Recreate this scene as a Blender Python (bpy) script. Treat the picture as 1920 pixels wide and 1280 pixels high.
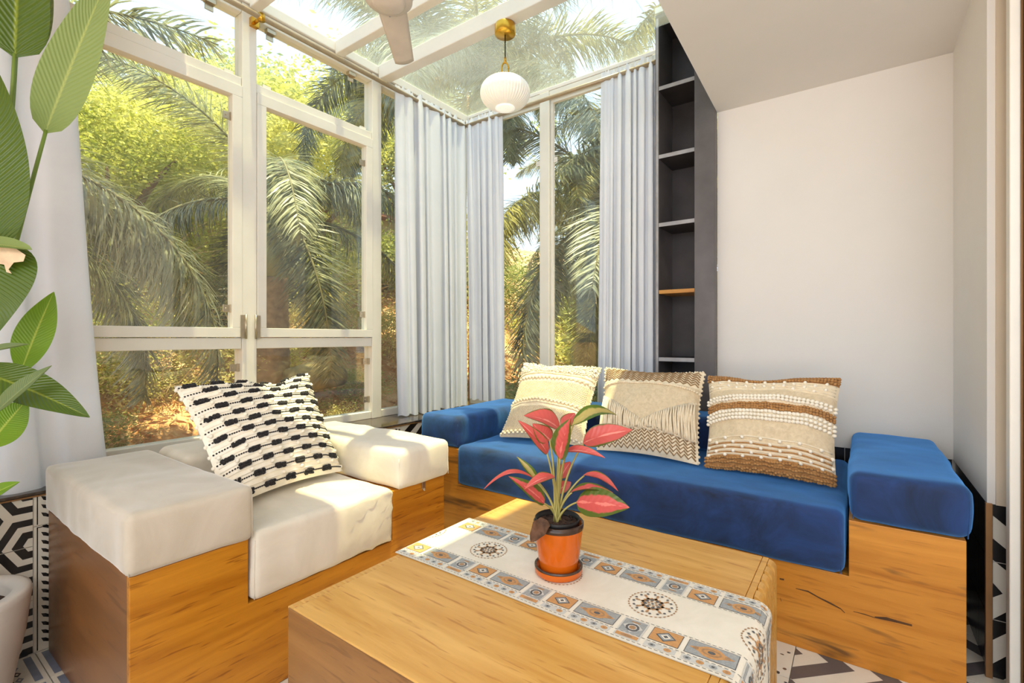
import bpy, bmesh, math, random
from mathutils import Vector, Matrix, noise
R = math.radians
PI = math.pi
C = bpy.context.scene.collection
for o in list(bpy.data.objects):
    bpy.data.objects.remove(o)

# ------------------------------------------------------------------ camera, sky, sun, added fill lights, exposure
SC = bpy.context.scene
FPX, CX, HY, HC = 905.0, 960.0, 632.0, 1.0            # focal length in px, centre column, horizon row, eye height
YAW = R(35.7)
cam_d = bpy.data.cameras.new('camera')
cam = bpy.data.objects.new('camera', cam_d); C.objects.link(cam)
cam.location = (0, 0, HC); cam.rotation_euler = (PI/2, 0, YAW)
cam_d.sensor_width = 36; cam_d.lens = 36*FPX/1920; cam_d.shift_y = (HY-640)/1920
cam_d.clip_start = 0.05; cam_d.clip_end = 300
SC.camera = cam

world = bpy.data.worlds.new('sky'); SC.world = world; world.use_nodes = True
nt = world.node_tree; bg = nt.nodes['Background']
tc = nt.nodes.new('ShaderNodeTexCoord'); sep = nt.nodes.new('ShaderNodeSeparateXYZ')
rmp = nt.nodes.new('ShaderNodeValToRGB')
rmp.color_ramp.elements[0].position = 0.0; rmp.color_ramp.elements[0].color = (0.80, 0.88, 0.96, 1)
rmp.color_ramp.elements[1].position = 0.75; rmp.color_ramp.elements[1].color = (0.44, 0.67, 0.95, 1)
nt.links.new(tc.outputs['Generated'], sep.inputs[0]); nt.links.new(sep.outputs['Z'], rmp.inputs[0])
nt.links.new(rmp.outputs[0], bg.inputs['Color']); bg.inputs['Strength'].default_value = 1.55

sun_d = bpy.data.lights.new('sun', 'SUN'); sun = bpy.data.objects.new('sun', sun_d); C.objects.link(sun)
SUN_DIR = Vector((-0.10, 0.03, -1.0))
sun.rotation_euler = SUN_DIR.to_track_quat('-Z', 'Y').to_euler(); sun.location = (1, 0, 6)
sun_d.energy = 8.8; sun_d.color = (1.0, 0.87, 0.48); sun_d.angle = R(0.9)

def area(name, loc, tgt, size, power, col):
    l = bpy.data.lights.new(name, 'AREA'); l.shape = 'RECTANGLE'; l.size = size[0]; l.size_y = size[1]
    l.energy = power; l.color = col
    o = bpy.data.objects.new(name, l); C.objects.link(o); o.location = loc
    o.rotation_euler = (Vector(tgt)-Vector(loc)).to_track_quat('-Z', 'Y').to_euler()
area('added_fill_up', (0.9, -1.0, 0.5), (0.9, -0.9, 2.1), (3.2, 2.2), 52, (0.92, 0.96, 1.0))  # unseen fill added to brighten the room by bounce off the soffit
area('added_fill_down', (0.35, -0.75, 2.08), (-0.25, 0.6, 0.4), (1.8, 1.2), 40, (0.90, 0.95, 1.0))  # unseen fill added overhead to lift top faces and the lower wall

SC.view_settings.view_transform = 'Standard'; SC.view_settings.look = 'None'
SC.view_settings.gamma = 1.0; SC.view_settings.use_curve_mapping = False
SC.view_settings.exposure = 0.38
SC.cycles.max_bounces = 10; SC.cycles.transparent_max_bounces = 24
SC.cycles.diffuse_bounces = 5; SC.cycles.glossy_bounces = 4

def at(px, py, d):
    """world point seen at pixel (px,py) at forward distance d"""
    l = (px-CX)/FPX*d
    return Vector((l*math.cos(YAW)-d*math.sin(YAW), l*math.sin(YAW)+d*math.cos(YAW), HC-(py-HY)/FPX*d))

# ------------------------------------------------------------------ materials
def lin(c):
    return tuple(((v/255)/12.92 if v/255 <= 0.04045 else ((v/255+0.055)/1.055)**2.4) for v in c)
def newmat(name):
    m = bpy.data.materials.new(name); m.use_nodes = True
    return m, m.node_tree, m.node_tree.nodes['Principled BSDF']
def setp(p, **k):
    for a, b in k.items():
        a = a.replace('_', ' ')
        if a in p.inputs: p.inputs[a].default_value = b
def rgba(c): return (c[0], c[1], c[2], 1)
def ramp(nt, stops):
    r = nt.nodes.new('ShaderNodeValToRGB'); e = r.color_ramp.elements
    while len(e) < len(stops): e.new(0.5)
    for i, (p, c) in enumerate(stops): e[i].position = p; e[i].color = rgba(c)
    return r
def coords(nt, scale=(1, 1, 1), kind='Object', rot=(0, 0, 0)):
    t = nt.nodes.new('ShaderNodeTexCoord'); m = nt.nodes.new('ShaderNodeMapping')
    m.inputs['Scale'].default_value = scale; m.inputs['Rotation'].default_value = rot
    nt.links.new(t.outputs[kind], m.inputs['Vector']); return m
def noi(nt, vec, scale, detail=4, rough=0.55, dist=0.0):
    n = nt.nodes.new('ShaderNodeTexNoise'); n.inputs['Scale'].default_value = scale
    n.inputs['Detail'].default_value = detail; n.inputs['Roughness'].default_value = rough
    n.inputs['Distortion'].default_value = dist
    if vec: nt.links.new(vec.outputs[0], n.inputs['Vector'])
    return n
def mixc(nt, fac, a, b, mode='MIX'):
    m = nt.nodes.new('ShaderNodeMix'); m.data_type = 'RGBA'; m.blend_type = mode
    for sock, v in ((m.inputs[0], fac), (m.inputs[6], a), (m.inputs[7], b)):
        if hasattr(v, 'outputs'): nt.links.new(v.outputs[0], sock)
        elif hasattr(v, 'is_linked'): nt.links.new(v, sock)
        elif isinstance(v, (int, float)): sock.default_value = v
        else: sock.default_value = rgba(v)
    return m.outputs[2]
def bump(nt, p, src, strength, dist=0.01):
    b = nt.nodes.new('ShaderNodeBump'); b.inputs['Strength'].default_value = strength; b.inputs['Distance'].default_value = dist
    nt.links.new(src.outputs[0] if hasattr(src, 'outputs') else src, b.inputs['Height']); nt.links.new(b.outputs[0], p.inputs['Normal'])
def plain(name, c, rough=0.6, metal=0.0, var=0.06, vscale=6, bumps=0.0, bscale=200, **k):
    m, nt, p = newmat(name); c = lin(c)
    n = noi(nt, coords(nt), vscale)
    d = tuple(max(0, v*(1-var*2)) for v in c); b = tuple(min(1, v*(1+var)) for v in c)
    r = ramp(nt, [(0.3, d), (0.7, b)]); nt.links.new(n.outputs[0], r.inputs[0]); nt.links.new(r.outputs[0], p.inputs['Base Color'])
    setp(p, Roughness=rough, Metallic=metal, **k)
    if bumps: bump(nt, p, noi(nt, coords(nt), bscale), bumps, 0.002)
    return m
def wood(name, c_lo, c_hi, c_dash, scale, dscale, rough=0.35, dash=0.75, knots=False):
    m, nt, p = newmat(name)
    a = noi(nt, coords(nt, scale), 1.0, 6, 0.6, 0.6)
    r = ramp(nt, [(0.3, lin(c_lo)), (0.72, lin(c_hi))]); nt.links.new(a.outputs[0], r.inputs[0])
    b = noi(nt, coords(nt, dscale), 1.0, 2, 0.5, 0.25)
    rb = ramp(nt, [(0.60, (0, 0, 0)), (0.68, (dash, dash, dash))]); nt.links.new(b.outputs[0], rb.inputs[0])
    col = mixc(nt, rb, r, lin(c_dash))
    if knots:
        kk = noi(nt, coords(nt, (1.3, 1.3, 9)), 1.6, 3, 0.6, 0.5)
        rk = ramp(nt, [(0.60, (0, 0, 0)), (0.70, (0.85, 0.85, 0.85))]); nt.links.new(kk.outputs[0], rk.inputs[0])
        col = mixc(nt, rk, col, lin((92, 60, 28)))
    nt.links.new(col, p.inputs['Base Color']); setp(p, Roughness=rough)
    bump(nt, p, b, 0.08, 0.002)
    return m
def fabric(name, c_lo, c_hi, patch=5.0, rough=0.9, sheen=0.3, weave=600, wb=0.25, sheen_tint=None, stretch=(1, 1, 1)):
    m, nt, p = newmat(name)
    a = noi(nt, coords(nt, stretch), patch, 5, 0.65, 0.8)
    r = ramp(nt, [(0.32, lin(c_lo)), (0.68, lin(c_hi))]); nt.links.new(a.outputs[0], r.inputs[0])
    nt.links.new(r.outputs[0], p.inputs['Base Color']); setp(p, Roughness=rough)
    p.inputs['Sheen Weight'].default_value = sheen; p.inputs['Sheen Roughness'].default_value = 0.32
    if sheen_tint: p.inputs['Sheen Tint'].default_value = rgba(lin(sheen_tint))
    bump(nt, p, noi(nt, coords(nt), weave, 2), wb, 0.001)
    return m
def leafmat(name, lo, hi, trans=0.4, rough=0.45, scale=3.0, spots=None):
    m, nt, p = newmat(name); out = nt.nodes['Material Output']
    a = noi(nt, coords(nt), scale, 4)
    oi = nt.nodes.new('ShaderNodeObjectInfo')
    ad = nt.nodes.new('ShaderNodeMath'); ad.operation = 'MULTIPLY_ADD'; ad.inputs[1].default_value = 0.25; 
    nt.links.new(oi.outputs['Random'], ad.inputs[0]); 
    sb = nt.nodes.new('ShaderNodeMath'); sb.operation = 'SUBTRACT'; sb.inputs[1].default_value = 0.125
    nt.links.new(a.outputs[0], sb.inputs[0]); nt.links.new(sb.outputs[0], ad.inputs[2])
    r = ramp(nt, [(0.3, lin(lo)), (0.7, lin(hi))]); nt.links.new(ad.outputs[0], r.inputs[0])
    col = r.outputs[0]
    if spots:
        s = noi(nt, coords(nt), spots[0], 2); rs = ramp(nt, [(0.64, (0, 0, 0)), (0.68, (1, 1, 1))]); nt.links.new(s.outputs[0], rs.inputs[0])
        col = mixc(nt, rs, col, lin(spots[1]))
    nt.links.new(col, p.inputs['Base Color']); setp(p, Roughness=rough)
    t = nt.nodes.new('ShaderNodeBsdfTranslucent'); nt.links.new(col, t.inputs[0])
    mx = nt.nodes.new('ShaderNodeMixShader'); mx.inputs[0].default_value = trans
    nt.links.new(p.outputs[0], mx.inputs[1]); nt.links.new(t.outputs[0], mx.inputs[2]); nt.links.new(mx.outputs[0], out.inputs[0])
    return m
def glassmat(name, tint, dust, refl=1.0):
    m, nt, p = newmat(name); out = nt.nodes['Material Output']; nt.nodes.remove(p)
    tr = nt.nodes.new('ShaderNodeBsdfTransparent'); tr.inputs[0].default_value = rgba(tint)
    gl = nt.nodes.new('ShaderNodeBsdfGlossy'); gl.inputs['Roughness'].default_value = 0.0; gl.inputs[0].default_value = (0.95, 1, 0.97, 1)
    lw = nt.nodes.new('ShaderNodeLayerWeight'); lw.inputs[0].default_value = 0.5
    pw = nt.nodes.new('ShaderNodeMath'); pw.operation = 'POWER'; pw.inputs[1].default_value = 5
    nt.links.new(lw.outputs['Facing'], pw.inputs[0])
    ma = nt.nodes.new('ShaderNodeMath'); ma.operation = 'MULTIPLY_ADD'; ma.inputs[1].default_value = 0.9*refl; ma.inputs[2].default_value = 0.04*refl
    nt.links.new(pw.outputs[0], ma.inputs[0])
    mx = nt.nodes.new('ShaderNodeMixShader'); nt.links.new(ma.outputs[0], mx.inputs[0])
    nt.links.new(tr.outputs[0], mx.inputs[1]); nt.links.new(gl.outputs[0], mx.inputs[2])
    df = nt.nodes.new('ShaderNodeBsdfDiffuse'); df.inputs[0].default_value = (0.85, 0.85, 0.82, 1)
    tl = nt.nodes.new('ShaderNodeBsdfTranslucent'); tl.inputs[0].default_value = (0.85, 0.85, 0.82, 1)
    md = nt.nodes.new('ShaderNodeMixShader'); md.inputs[0].default_value = 0.5
    nt.links.new(df.outputs[0], md.inputs[1]); nt.links.new(tl.outputs[0], md.inputs[2])
    n = noi(nt, coords(nt), 2.2, 5, 0.6); mr = nt.nodes.new('ShaderNodeMapRange')
    mr.inputs[1].default_value = 0.25; mr.inputs[2].default_value = 0.75; mr.inputs[3].default_value = dust*0.6; mr.inputs[4].default_value = dust*1.4
    nt.links.new(n.outputs[0], mr.inputs[0])
    m2 = nt.nodes.new('ShaderNodeMixShader'); nt.links.new(mr.outputs[0], m2.inputs[0])
    nt.links.new(mx.outputs[0], m2.inputs[1]); nt.links.new(md.outputs[0], m2.inputs[2]); nt.links.new(m2.outputs[0], out.inputs[0])
    return m

M = {}
M['plaster'] = plain('cream plaster', (228, 224, 218), 0.85, var=0.015, vscale=2.5, bumps=0.12, bscale=60)
M['plaster_tan'] = plain('tan plaster', (216, 200, 176), 0.85, var=0.03, vscale=3, bumps=0.1, bscale=80)
M['white_paint'] = plain('white painted metal', (226, 221, 210), 0.4, var=0.03, vscale=5)
M['white_beam'] = plain('white painted steel beam', (228, 222, 214), 0.5, var=0.03, vscale=4, bumps=0.1, bscale=90)
M['oak_x'] = wood('honey oak grain along x', (172, 112, 34), (214, 156, 66), (140, 82, 20), (1.6, 22, 22), (9, 95, 95), 0.34, 0.6)
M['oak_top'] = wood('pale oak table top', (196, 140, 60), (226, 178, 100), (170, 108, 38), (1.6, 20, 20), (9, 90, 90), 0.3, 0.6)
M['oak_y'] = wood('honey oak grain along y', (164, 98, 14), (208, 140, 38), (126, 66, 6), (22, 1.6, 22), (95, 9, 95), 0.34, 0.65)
M['oak_knot'] = wood('knotty oak panel', (178, 108, 22), (218, 148, 56), (152, 88, 20), (1.5, 18, 18), (7, 80, 80), 0.38, 0.4, True)
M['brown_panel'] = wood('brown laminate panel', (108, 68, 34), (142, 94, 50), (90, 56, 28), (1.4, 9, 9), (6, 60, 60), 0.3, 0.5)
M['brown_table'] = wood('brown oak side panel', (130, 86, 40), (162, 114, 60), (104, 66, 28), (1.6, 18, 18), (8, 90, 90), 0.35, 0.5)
M['cream_fabric'] = fabric('cream cotton cover', (208, 198, 180), (228, 220, 204), 4.0, 0.95, 0.6)
M['taupe_fabric'] = fabric('taupe suede cover', (184, 172, 152), (202, 191, 174), 5.0, 0.9, 1.0)
M['blue_velvet'] = fabric('royal blue velvet', (12, 21, 42), (30, 62, 122), 5.5, 0.8, 1.0, 900, 0.2, (100, 176, 255), (1, 2.2, 1))
M['blue_velvet'].node_tree.nodes['Principled BSDF'].inputs['Sheen Roughness'].default_value = 0.5
M['curtain'] = fabric('silver grey satin curtain', (222, 225, 232), (232, 234, 239), 2.0, 0.5, 0.2, 1200, 0.08)
_m = M['curtain']; _nt = _m.node_tree; _p = _nt.nodes['Principled BSDF']; _tl = _nt.nodes.new('ShaderNodeBsdfTranslucent'); _tl.inputs[0].default_value = (0.9, 0.91, 0.92, 1)
_mx = _nt.nodes.new('ShaderNodeMixShader'); _mx.inputs[0].default_value = 0.14; _nt.links.new(_p.outputs[0], _mx.inputs[1]); _nt.links.new(_tl.outputs[0], _mx.inputs[2]); _nt.links.new(_mx.outputs[0], _nt.nodes['Material Output'].inputs[0])
M['wool'] = fabric('cream wool', (226, 208, 176), (242, 228, 200), 30, 0.95, 0.3, 500, 0.5)
M['wool_oatmeal'] = fabric('oatmeal woven wool', (204, 184, 150), (226, 208, 176), 60, 0.95, 0.2, 420, 0.8)  # darker oatmeal wool for the woven bands
M['wool_white'] = fabric('white wool', (240, 230, 208), (250, 242, 226), 20, 0.95, 0.3)
M['wool_black'] = fabric('black wool', (26, 24, 26), (46, 42, 42), 40, 0.95, 0.2)
M['jute'] = fabric('brown jute yarn', (150, 104, 56), (190, 142, 86), 60, 0.95, 0.2)
M['chev'] = fabric('brown chevron yarn', (140, 112, 76), (160, 130, 92), 60, 0.95, 0.1)
M['brass'] = plain('brushed brass', (214, 164, 62), 0.28, 1.0, 0.08, 3)
M['bronze'] = plain('aged bronze trim', (150, 110, 70), 0.45, 0.6, 0.08, 8)
M['steel'] = plain('brushed steel', (190, 178, 156), 0.3, 0.9, 0.05, 30)
M['rod'] = plain('tan painted curtain rod', (176, 156, 128), 0.35, 0.3, 0.05, 20)
M['black'] = plain('matt black', (18, 17, 18), 0.5)
M['shelf_black'] = plain('mottled black laminate', (60, 55, 56), 0.5, var=0.25, vscale=5)  # blotches stand for the uneven light in the bays
M['shelf_grey'] = plain('worn grey laminate edge', (160, 158, 160), 0.5, var=0.15, vscale=9)
M['shelf_stile'] = plain('dark grey laminate stile', (98, 93, 93), 0.4, var=0.2, vscale=4)
M['granite'] = plain('polished brown granite', (74, 62, 52), 0.12, var=0.3, vscale=60)
M['tile_white'] = plain('ivory ceramic tile', (226, 219, 204), 0.25, var=0.03, vscale=8)
M['tile_black'] = plain('black tile print', (30, 28, 28), 0.25, var=0.1, vscale=8)
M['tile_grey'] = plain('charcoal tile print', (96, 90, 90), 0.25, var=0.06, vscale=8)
M['tile_blue'] = plain('slate blue tile print', (120, 128, 146), 0.3, var=0.08, vscale=30)
M['chip_brown'] = plain('brown stone chip', (118, 96, 78), 0.3)
M['chip_dark'] = plain('dark stone chip', (64, 62, 64), 0.3)
M['grout'] = plain('grey grout', (150, 145, 136), 0.9)
M['terracotta'] = plain('glazed orange terracotta', (206, 98, 18), 0.1, var=0.08, vscale=10)
M['glaze_dark'] = plain('dark glazed rim', (70, 48, 34), 0.2, var=0.2, vscale=30)
M['soil'] = plain('dark potting soil', (66, 44, 30), 0.95, var=0.4, vscale=120, bumps=0.6, bscale=150)
M['concrete'] = plain('pale cast concrete', (206, 200, 192), 0.75, var=0.06, vscale=7, bumps=0.15, bscale=120)
M['runner'] = fabric('cream linen runner', (224, 216, 198), (236, 229, 213), 8, 0.9, 0.1, 700, 0.25)
M['run_orange'] = fabric('tan woven motif', (190, 138, 84), (206, 156, 102), 200, 0.9, 0.1)
M['run_grey'] = fabric('grey blue woven motif', (142, 146, 146), (168, 170, 168), 200, 0.9, 0.1)
M['run_pale'] = fabric('pale grey woven motif', (196, 196, 190), (208, 206, 198), 200, 0.9, 0.1)
M['run_brown'] = fabric('brown woven motif', (156, 120, 86), (176, 140, 102), 200, 0.9, 0.1)
M['run_dark'] = fabric('slate woven line', (84, 84, 86), (104, 102, 100), 200, 0.9, 0.1)
M['frosted'], _nt, _p = newmat('white ribbed glass shade')
setp(_p, Roughness=0.35); _p.inputs['Base Color'].default_value = (0.92, 0.89, 0.8, 1); _p.inputs['Subsurface Weight'].default_value = 0.25
_p.inputs['Emission Color'].default_value = (1, 0.95, 0.82, 1); _p.inputs['Emission Strength'].default_value = 0.10  # faint glow added to the shade
M['opal'], _nt, _p = newmat('pale disc with added glow'); _p.inputs['Base Color'].default_value = (0.95, 0.93, 0.86, 1); setp(_p, Roughness=0.4)
_p.inputs['Emission Color'].default_value = (1, 0.96, 0.86, 1); _p.inputs['Emission Strength'].default_value = 0.35  # added glow stands for the bright opening under the shade
M['glass'] = glassmat('clear window glass', (0.96, 0.985, 0.97), 0.025)
M['roof_glass'] = glassmat('dusty roof glass', (0.89, 0.935, 0.93), 0.11)
M['fan'] = plain('greige fan enamel', (214, 202, 190), 0.45, var=0.05, vscale=10)
M['earth'], _nt, _p = newmat('dry red earth')
_a = noi(_nt, coords(_nt), 1.3, 8, 0.7); _r = ramp(_nt, [(0.3, lin((176, 118, 76))), (0.5, lin((222, 170, 122))), (0.7, lin((240, 212, 168)))])
_nt.links.new(_a.outputs[0], _r.inputs[0]); _nt.links.new(_r.outputs[0], _p.inputs['Base Color']); setp(_p, Roughness=0.95)
bump(_nt, _p, noi(_nt, coords(_nt), 14, 6), 0.6, 0.05)
M['litter'] = leafmat('dry fallen leaves', (186, 130, 84), (250, 224, 178), 0.15, 0.9, 9)
M['frond'] = leafmat('palm leaflet green', (70, 78, 54), (190, 192, 148), 0.28, 0.4, 7.0)
M['frond_blue'] = leafmat('palm leaflet grey green', (78, 88, 74), (198, 202, 176), 0.28, 0.4, 7.0)
M['frond_gold'] = leafmat('palm leaflet yellow green', (116, 116, 56), (208, 200, 124), 0.35, 0.4, 7.0)  # yellower leaflets than the other fronds
M['rachis'] = plain('palm rachis', (122, 116, 74), 0.6, var=0.15)
M['crownshaft'] = plain('palm crownshaft', (156, 156, 112), 0.5, var=0.1)
M['palm_bark'] = plain('ringed palm bark', (168, 140, 108), 0.9, var=0.2, vscale=14, bumps=0.5, bscale=30)
M['bush_y'] = leafmat('yellow green shrub leaves', (158, 168, 66), (238, 232, 140), 0.45, 0.6, 5.0)
M['bush_g'] = leafmat('mid green shrub leaves', (118, 136, 76), (204, 208, 138), 0.45, 0.6, 5.0)
M['bush_o'] = leafmat('olive dry shrub leaves', (168, 164, 92), (232, 224, 150), 0.4, 0.7, 2.0)
M['twig'] = plain('dry twigs', (220, 192, 148), 0.9, var=0.2)
M['bark'] = plain('brown bark', (122, 92, 66), 0.9, var=0.2, vscale=20)
M['roof_tile'] = plain('red clay roof', (176, 96, 76), 0.8, var=0.15, vscale=14)
M['render'] = plain('beige render', (206, 182, 150), 0.9)
M['wire'] = plain('pale cable', (206, 200, 184), 0.6)
M['stone'] = plain('mossy stone', (140, 128, 92), 0.95, var=0.25, vscale=9, bumps=0.6, bscale=20)
# indoor plants (leaf UV: u along, v across 0..1)
def uvleaf(name, mid, body, edge, trans=0.25, edge_w=0.16, rough=0.35, veins=40, spots=None, irregular=0.3):
    m, nt, p = newmat(name); out = nt.nodes['Material Output']
    uv = nt.nodes.new('ShaderNodeTexCoord'); sp = nt.nodes.new('ShaderNodeSeparateXYZ'); nt.links.new(uv.outputs['UV'], sp.inputs[0])
    s1 = nt.nodes.new('ShaderNodeMath'); s1.operation = 'SUBTRACT'; s1.inputs[1].default_value = 0.5; nt.links.new(sp.outputs['Y'], s1.inputs[0])
    ab = nt.nodes.new('ShaderNodeMath'); ab.operation = 'ABSOLUTE'; nt.links.new(s1.outputs[0], ab.inputs[0])
    n = noi(nt, coords(nt), 26, 3); ma = nt.nodes.new('ShaderNodeMath'); ma.operation = 'MULTIPLY_ADD'; ma.inputs[1].default_value = irregular
    nt.links.new(n.outputs[0], ma.inputs[0]); nt.links.new(ab.outputs[0], ma.inputs[2])
    b0 = irregular*0.5
    r = ramp(nt, [(0.012+b0, lin(mid)), (0.04+b0, lin(body)), (0.5-edge_w+b0-0.03, lin(body)), (0.5-edge_w+b0+0.03, lin(edge))])
    nt.links.new(ma.outputs[0], r.inputs[0]); col = r.outputs[0]
    if veins:
        w = nt.nodes.new('ShaderNodeMath'); w.operation = 'MULTIPLY_ADD'; w.inputs[1].default_value = -0.35; nt.links.new(ab.outputs[0], w.inputs[0]); nt.links.new(sp.outputs['X'], w.inputs[2])
        w2 = nt.nodes.new('ShaderNodeMath'); w2.operation = 'MULTIPLY'; w2.inputs[1].default_value = veins*2*PI; nt.links.new(w.outputs[0], w2.inputs[0])
        sn = nt.nodes.new('ShaderNodeMath'); sn.operation = 'SINE'; nt.links.new(w2.outputs[0], sn.inputs[0])
        bump(nt, p, sn, 0.35 if veins > 15 else 0.10, 0.002)
        mr = nt.nodes.new('ShaderNodeMapRange'); mr.inputs[1].default_value = -1; mr.inputs[2].default_value = 1; mr.inputs[3].default_value = 0.0; mr.inputs[4].default_value = 0.10 if veins > 15 else 0.05
        nt.links.new(sn.outputs[0], mr.inputs[0]); col = mixc(nt, mr, col, tuple(v*0.5 for v in lin(body)))
    if spots:
        s = noi(nt, coords(nt), spots[0], 2); rs = ramp(nt, [(0.72, (0, 0, 0)), (0.75, (1, 1, 1))]); nt.links.new(s.outputs[0], rs.inputs[0])
        col = mixc(nt, rs, col, lin(spots[1]))
    nt.links.new(col, p.inputs['Base Color']); setp(p, Roughness=rough)
    t = nt.nodes.new('ShaderNodeBsdfTranslucent'); nt.links.new(col, t.inputs[0])
    mx = nt.nodes.new('ShaderNodeMixShader'); mx.inputs[0].default_value = trans
    nt.links.new(p.outputs[0], mx.inputs[1]); nt.links.new(t.outputs[0], mx.inputs[2]); nt.links.new(mx.outputs[0], out.inputs[0])
    return m
M['pink_leaf'] = uvleaf('pink aglaonema leaf', (244, 160, 146), (218, 98, 90), (96, 108, 36), 0.25, 0.05, 0.35, 9, None, 0.2)
M['pink_green'] = uvleaf('pink leaf with broad green margin', (242, 140, 126), (216, 94, 88), (88, 108, 34), 0.25, 0.2, 0.35, 9, None, 0.5)
M['green_pink'] = uvleaf('pale green leaf flushed pink', (200, 190, 110), (196, 178, 104), (92, 120, 30), 0.25, 0.2, 0.35, 9, None, 0.5)
M['bird_pale'] = uvleaf('pale leaf underside', (190, 202, 116), (156, 176, 100), (156, 176, 100), 0.35, 0.05, 0.4, 30, None, 0.0)
M['bird_dark'] = uvleaf('dark green leaf', (150, 166, 56), (90, 116, 26), (90, 116, 26), 0.3, 0.05, 0.3, 26, (22, (190, 190, 70)), 0.0)
M['bird_bright'] = uvleaf('bright green leaf', (196, 212, 84), (134, 174, 38), (134, 174, 38), 0.35, 0.05, 0.3, 26, None, 0.0)
M['bird_grey'] = uvleaf('grey green leaf back', (150, 164, 100), (124, 142, 84), (124, 142, 84), 0.3, 0.05, 0.4, 26, None, 0.0)
M['stem_green'] = plain('green stalk', (112, 138, 52), 0.45, var=0.1)
M['stem_pale'] = plain('pale petiole', (178, 168, 96), 0.45, var=0.15)
M['dead_leaf'] = plain('withered brown leaf', (104, 72, 50), 0.85, var=0.3, vscale=40, bumps=0.5, bscale=120)
M['tan_leaf'] = plain('torn dry leaf edge', (226, 196, 160), 0.85, var=0.1, vscale=30)

# ------------------------------------------------------------------ mesh building
class MB:
    def __init__(s): s.v = []; s.f = []; s.mi = []; s.uv = {}; s.sm = []
    def add(s, vs, fs, mi=0, sm=False, uvs=None):
        b = len(s.v); s.v += [Vector(p) for p in vs]
        for k, f in enumerate(fs):
            s.f.append(tuple(i+b for i in f)); s.mi.append(mi); s.sm.append(sm)
            if uvs: s.uv[len(s.f)-1] = [uvs[i] for i in f]
        return s
    def box(s, x0, x1, y0, y1, z0, z1, mi=0):
        v = [(x, y, z) for z in (z0, z1) for y in (y0, y1) for x in (x0, x1)]
        return s.add(v, [(0, 2, 3, 1), (4, 5, 7, 6), (0, 1, 5, 4), (1, 3, 7, 5), (3, 2, 6, 7), (2, 0, 4, 6)], mi)
    def obox(s, c, ax, ay, az, mi=0):
        c, ax, ay, az = Vector(c), Vector(ax), Vector(ay), Vector(az)
        v = [c+ax*i+ay*j+az*k for k in (-1, 1) for j in (-1, 1) for i in (-1, 1)]
        return s.add(v, [(0, 2, 3, 1), (4, 5, 7, 6), (0, 1, 5, 4), (1, 3, 7, 5), (3, 2, 6, 7), (2, 0, 4, 6)], mi)
    def poly(s, pts, mi=0): return s.add(pts, [tuple(range(len(pts)))], mi)
    def prism(s, pts, ext, mi=0):
        n = len(pts); e = Vector(ext); v = [Vector(p) for p in pts]+[Vector(p)+e for p in pts]
        return s.add(v, [tuple(range(n-1, -1, -1)), tuple(range(n, 2*n))]+[(i, (i+1) % n, n+(i+1) % n, n+i) for i in range(n)], mi)
    def tube(s, pts, r, n=6, mi=0, cap=True):
        pts = [Vector(p) for p in pts]; k = len(pts)
        rr = r if isinstance(r, (list, tuple)) else [r]*k
        vs = []; up = None
        for i, p in enumerate(pts):
            t = (pts[min(i+1, k-1)]-pts[max(i-1, 0)])
            t = t.normalized() if t.length > 1e-9 else Vector((0, 0, 1))
            if up is None:
                up = Vector((0, 0, 1)) if abs(t.z) < 0.9 else Vector((1, 0, 0))
            a = up.cross(t); a = a.normalized() if a.length > 1e-6 else t.orthogonal().normalized()
            b = t.cross(a); up = b
            vs += [p+(a*math.cos(2*PI*j/n)+b*math.sin(2*PI*j/n))*rr[i] for j in range(n)]
        fs = [(i*n+j, i*n+(j+1) % n, (i+1)*n+(j+1) % n, (i+1)*n+j) for i in range(k-1) for j in range(n)]
        if cap: fs += [tuple(range(n-1, -1, -1)), tuple((k-1)*n+j for j in range(n))]
        return s.add(vs, fs, mi, True)
    def lathe(s, c, prof, n=32, mi=0, ribs=0, ribamp=0.0, sm=True):
        c = Vector(c); vs = []
        for (r, z) in prof:
            for j in range(n):
                a = 2*PI*j/n; q = r*(1+(ribamp*(abs(math.cos(ribs*a/2))-0.5) if ribs else 0))
                vs.append(c+Vector((q*math.cos(a), q*math.sin(a), z)))
        k = len(prof)
        fs = [(i*n+j, i*n+(j+1) % n, (i+1)*n+(j+1) % n, (i+1)*n+j) for i in range(k-1) for j in range(n)]
        return s.add(vs, fs, mi, sm)
    def ball(s, c, r, n=6, m=4, mi=0, ax=None):
        c = Vector(c); rx, ry, rz = (r, r, r) if isinstance(r, (int, float)) else r
        X, Y, Z = ax if ax else (Vector((1, 0, 0)), Vector((0, 1, 0)), Vector((0, 0, 1)))
        vs = [c-Z*rz]
        for i in range(1, m):
            t = -PI/2+PI*i/m
            for j in range(n):
                a = 2*PI*j/n; vs.append(c+X*(rx*math.cos(t)*math.cos(a))+Y*(ry*math.cos(t)*math.sin(a))+Z*(rz*math.sin(t)))
        vs.append(c+Z*rz); L = len(vs)-1
        fs = [(0, 1+(j+1) % n, 1+j) for j in range(n)]
        for i in range(m-2):
            fs += [(1+i*n+j, 1+i*n+(j+1) % n, 1+(i+1)*n+(j+1) % n, 1+(i+1)*n+j) for j in range(n)]
        fs += [(1+(m-2)*n+j, 1+(m-2)*n+(j+1) % n, L) for j in range(n)]
        return s.add(vs, fs, mi, True)
    def grid(s, fn, nu, nv, mi=0, uv=False, sm=True):
        vs = []; uvs = []
        for i in range(nu+1):
            for j in range(nv+1):
                vs.append(fn(i/nu, j/nv)); uvs.append((i/nu, j/nv))
        fs = [(i*(nv+1)+j, (i+1)*(nv+1)+j, (i+1)*(nv+1)+j+1, i*(nv+1)+j+1) for i in range(nu) for j in range(nv)]
        return s.add(vs, fs, mi, sm, uvs if uv else None)
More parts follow.
